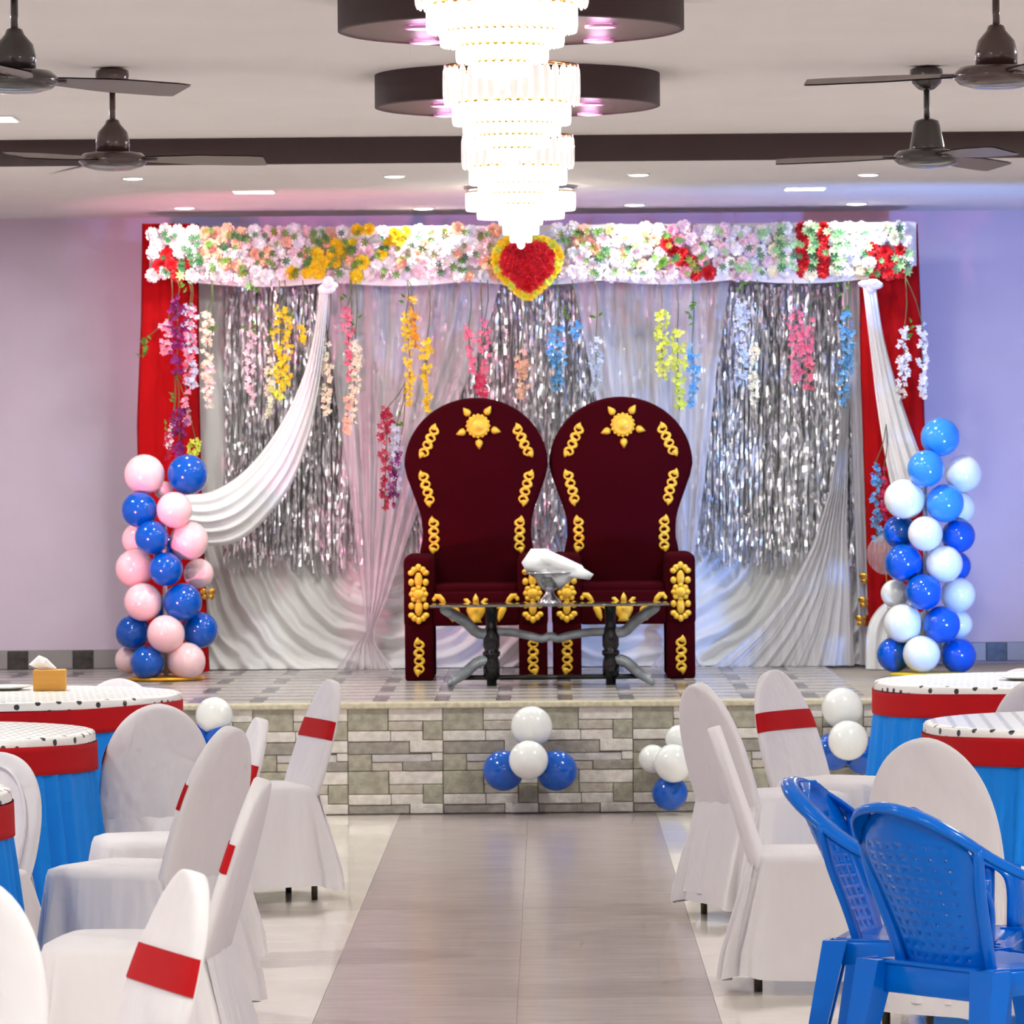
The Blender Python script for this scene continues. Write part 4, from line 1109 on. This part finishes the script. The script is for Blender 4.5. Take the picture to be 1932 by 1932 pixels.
# ------------------------------------------------------------------ blue plastic armchairs
M_pl = mat('blue_plastic', (0, 104, 210), rough=.18, spec=.25, var=.03, nscale=4)
def plastic_chair(px, py, theta, lab):
    th = math.radians(theta); hz = .82; u, v = un(px, py); Yt = F*(EYE-hz)/v; top = Vector((u*Yt/F, Yt, 0))
    fwd = Vector((math.sin(th), -math.cos(th), 0)); base = top+fwd*.35
    t = thing('plastic_armchair', lab, 'chair', base, th, 'blue plastic armchairs')
    # back shell: perforated, curved in plan, leaning
    WT = [(.145, .40), (.158, .48), (.178, .58), (.196, .66), (.194, .70), (.178, .745), (.145, .78), (.09, .805), (.03, .818)]
    def shell(x, z):       # x in -1..1, z height
        q = (z-.40)/(.82-.40); w = lin(WT, z)
        return Vector((x*w, .165+.185*q**1.1-.05*(x*x)*(.6+.5*q), z))
    mb = MB(); nc, nr = 9, 15
    for i in range(nc):
        for j in range(nr):
            x0, x1 = -1+2*i/nc, -1+2*(i+1)/nc; z0, z1 = .40+.415*j/nr, .40+.415*(j+1)/nr
            hole = 1 <= i <= nc-2 and 1 <= j <= nr-4
            c4 = [shell(x0, z0), shell(x1, z0), shell(x1, z1), shell(x0, z1)]
            if hole:
                m_ = lambda a, b, t_: a+(b-a)*t_
                i4 = [shell(m_(x0, x1, a), m_(z0, z1, b_)) for a, b_ in ((.40, .40), (.60, .40), (.60, .60), (.40, .60))]
                mb.add((c4+i4, [(0, 1, 5, 4), (1, 2, 6, 5), (2, 3, 7, 6), (3, 0, 4, 7)]))
            else: mb.add((c4, [(0, 1, 2, 3)]))
    bo = obj('backrest', mb, M_pl, t); md = bo.modifiers.new('weld', 'WELD'); md.merge_threshold = .0005; md = bo.modifiers.new('thickness', 'SOLIDIFY'); md.thickness = .007; md.offset = 0
    # rim running over the top of the back and down into both arms
    half = [(0, .350, .822), (.065, .342, .815), (.125, .315, .793), (.175, .265, .755), (.212, .19, .70), (.242, .09, .648), (.258, -.04, .61), (.262, -.13, .59), (.258, -.185, .565), (.25, -.205, .52), (.24, -.205, .42)]
    path = spline([(-x, y, z) for x, y, z in half[::-1]]+half[1:], 64)
    def flatrim(path):
        v, f = [], []; N = len(path)
        for i, p in enumerate(path):
            tn = (path[min(i+1, N-1)]-path[max(i-1, 0)]).normalized()
            outw = Vector((p.x*1.0, p.y-.02, 0)); outw = (outw-tn*outw.dot(tn)).normalized(); up = tn.cross(outw).normalized()
            if up.z < 0: up = -up
            wd = .024+.008*math.exp(-((abs(p.x)-.26)/.03)**2)
            for a, b_ in ((-wd, -.005), (-wd*.8, .004), (0, .008), (wd*.8, .004), (wd, -.008), (wd*.85, -.018), (wd*.7, -.006), (-wd*.7, -.008)):
                v.append(p+outw*a+up*b_)
        for i in range(N-1):
            for k in range(8):
                a, b_ = i*8+k, i*8+(k+1) % 8; f.append((a, b_, b_+8, a+8))
        f.append(tuple(range(7, -1, -1))); o = (N-1)*8; f.append(tuple(range(o, o+8)))
        return v, f
    obj('rim_and_arms', flatrim(path), M_pl, t)
    # stiles from the rim to the seat beside the back
    for sg in (-1, 1):
        side = spline([(sg*.205, .235, .72), (sg*.192, .215, .62), (sg*.170, .175, .50), (sg*.158, .145, .40)], 12)
        obj('stile', tube(side, .018, 8, .7), M_pl, t)
        # arm post with a slot (two uprights)
        for yy in (-.13, -.20):
            obj('arm_post', tube(spline([(sg*.260, yy+.0, .585), (sg*.25, yy, .50), (sg*.235, yy, .41)], 8), .016, 8, 1), M_pl, t)
        # legs: tapering channels
        for y0, y1, x1 in ((-.195, -.245, .25), (.185, .275, .245)):
            prof = [(-.035, -.035), (.035, -.035), (.035, .02), (.022, .02), (.022, -.022), (-.022, -.022), (-.022, .02), (-.035, .02)]
            v, f = [], []
            for q in (0, .5, 1):
                cx_, cy_, z = sg*(.205+(x1-.205)*q), y0+(y1-y0)*q, .425*(1-q); sc_ = 1.15-.5*q
                for a, b_ in prof: v.append((cx_+sg*-a*sc_*1.0, cy_+(b_ if y0 > 0 else -b_)*sc_*-1.0, z))
            for i in range(2):
                for k in range(8):
                    a, b_ = i*8+k, i*8+(k+1) % 8; f.append((a, b_, b_+8, a+8))
            f.append(tuple(range(7, -1, -1))); f.append(tuple(range(16, 24)))
            obj('leg', (v, f), M_pl, t, False)
    def seat(u_, v_):
        x = (2*u_-1); y = -.235+.44*v_
        w = .235-.035*v_
        z = .425-.016*(1-x*x)*math.sin(PI*min(1, v_*1.1))-(.03*max(0, 1-v_/.12)**2)
        return (x*w, y, z)
    so = obj('seat', grid(seat, 16, 16), M_pl, t); md = so.modifiers.new('thickness', 'SOLIDIFY'); md.thickness = .008; md.offset = -1
    ap = MB().add(rbox(-.21, .21, -.232, -.222, .355, .42, .003, 1)).add(rbox(-.19, .19, .19, .20, .345, .42, .003, 1)).add(rbox(-.222, -.212, -.22, .19, .36, .42, .003, 1)).add(rbox(.212, .222, -.22, .19, .36, .42, .003, 1))
    obj('apron', ap, M_pl, t)
    return t
plastic_chair(1494, 1472, 76, 'blue plastic armchair seen from the side, beside the aisle')
plastic_chair(1668, 1521, 128, 'blue plastic armchair seen from behind at the bottom right, nearest')
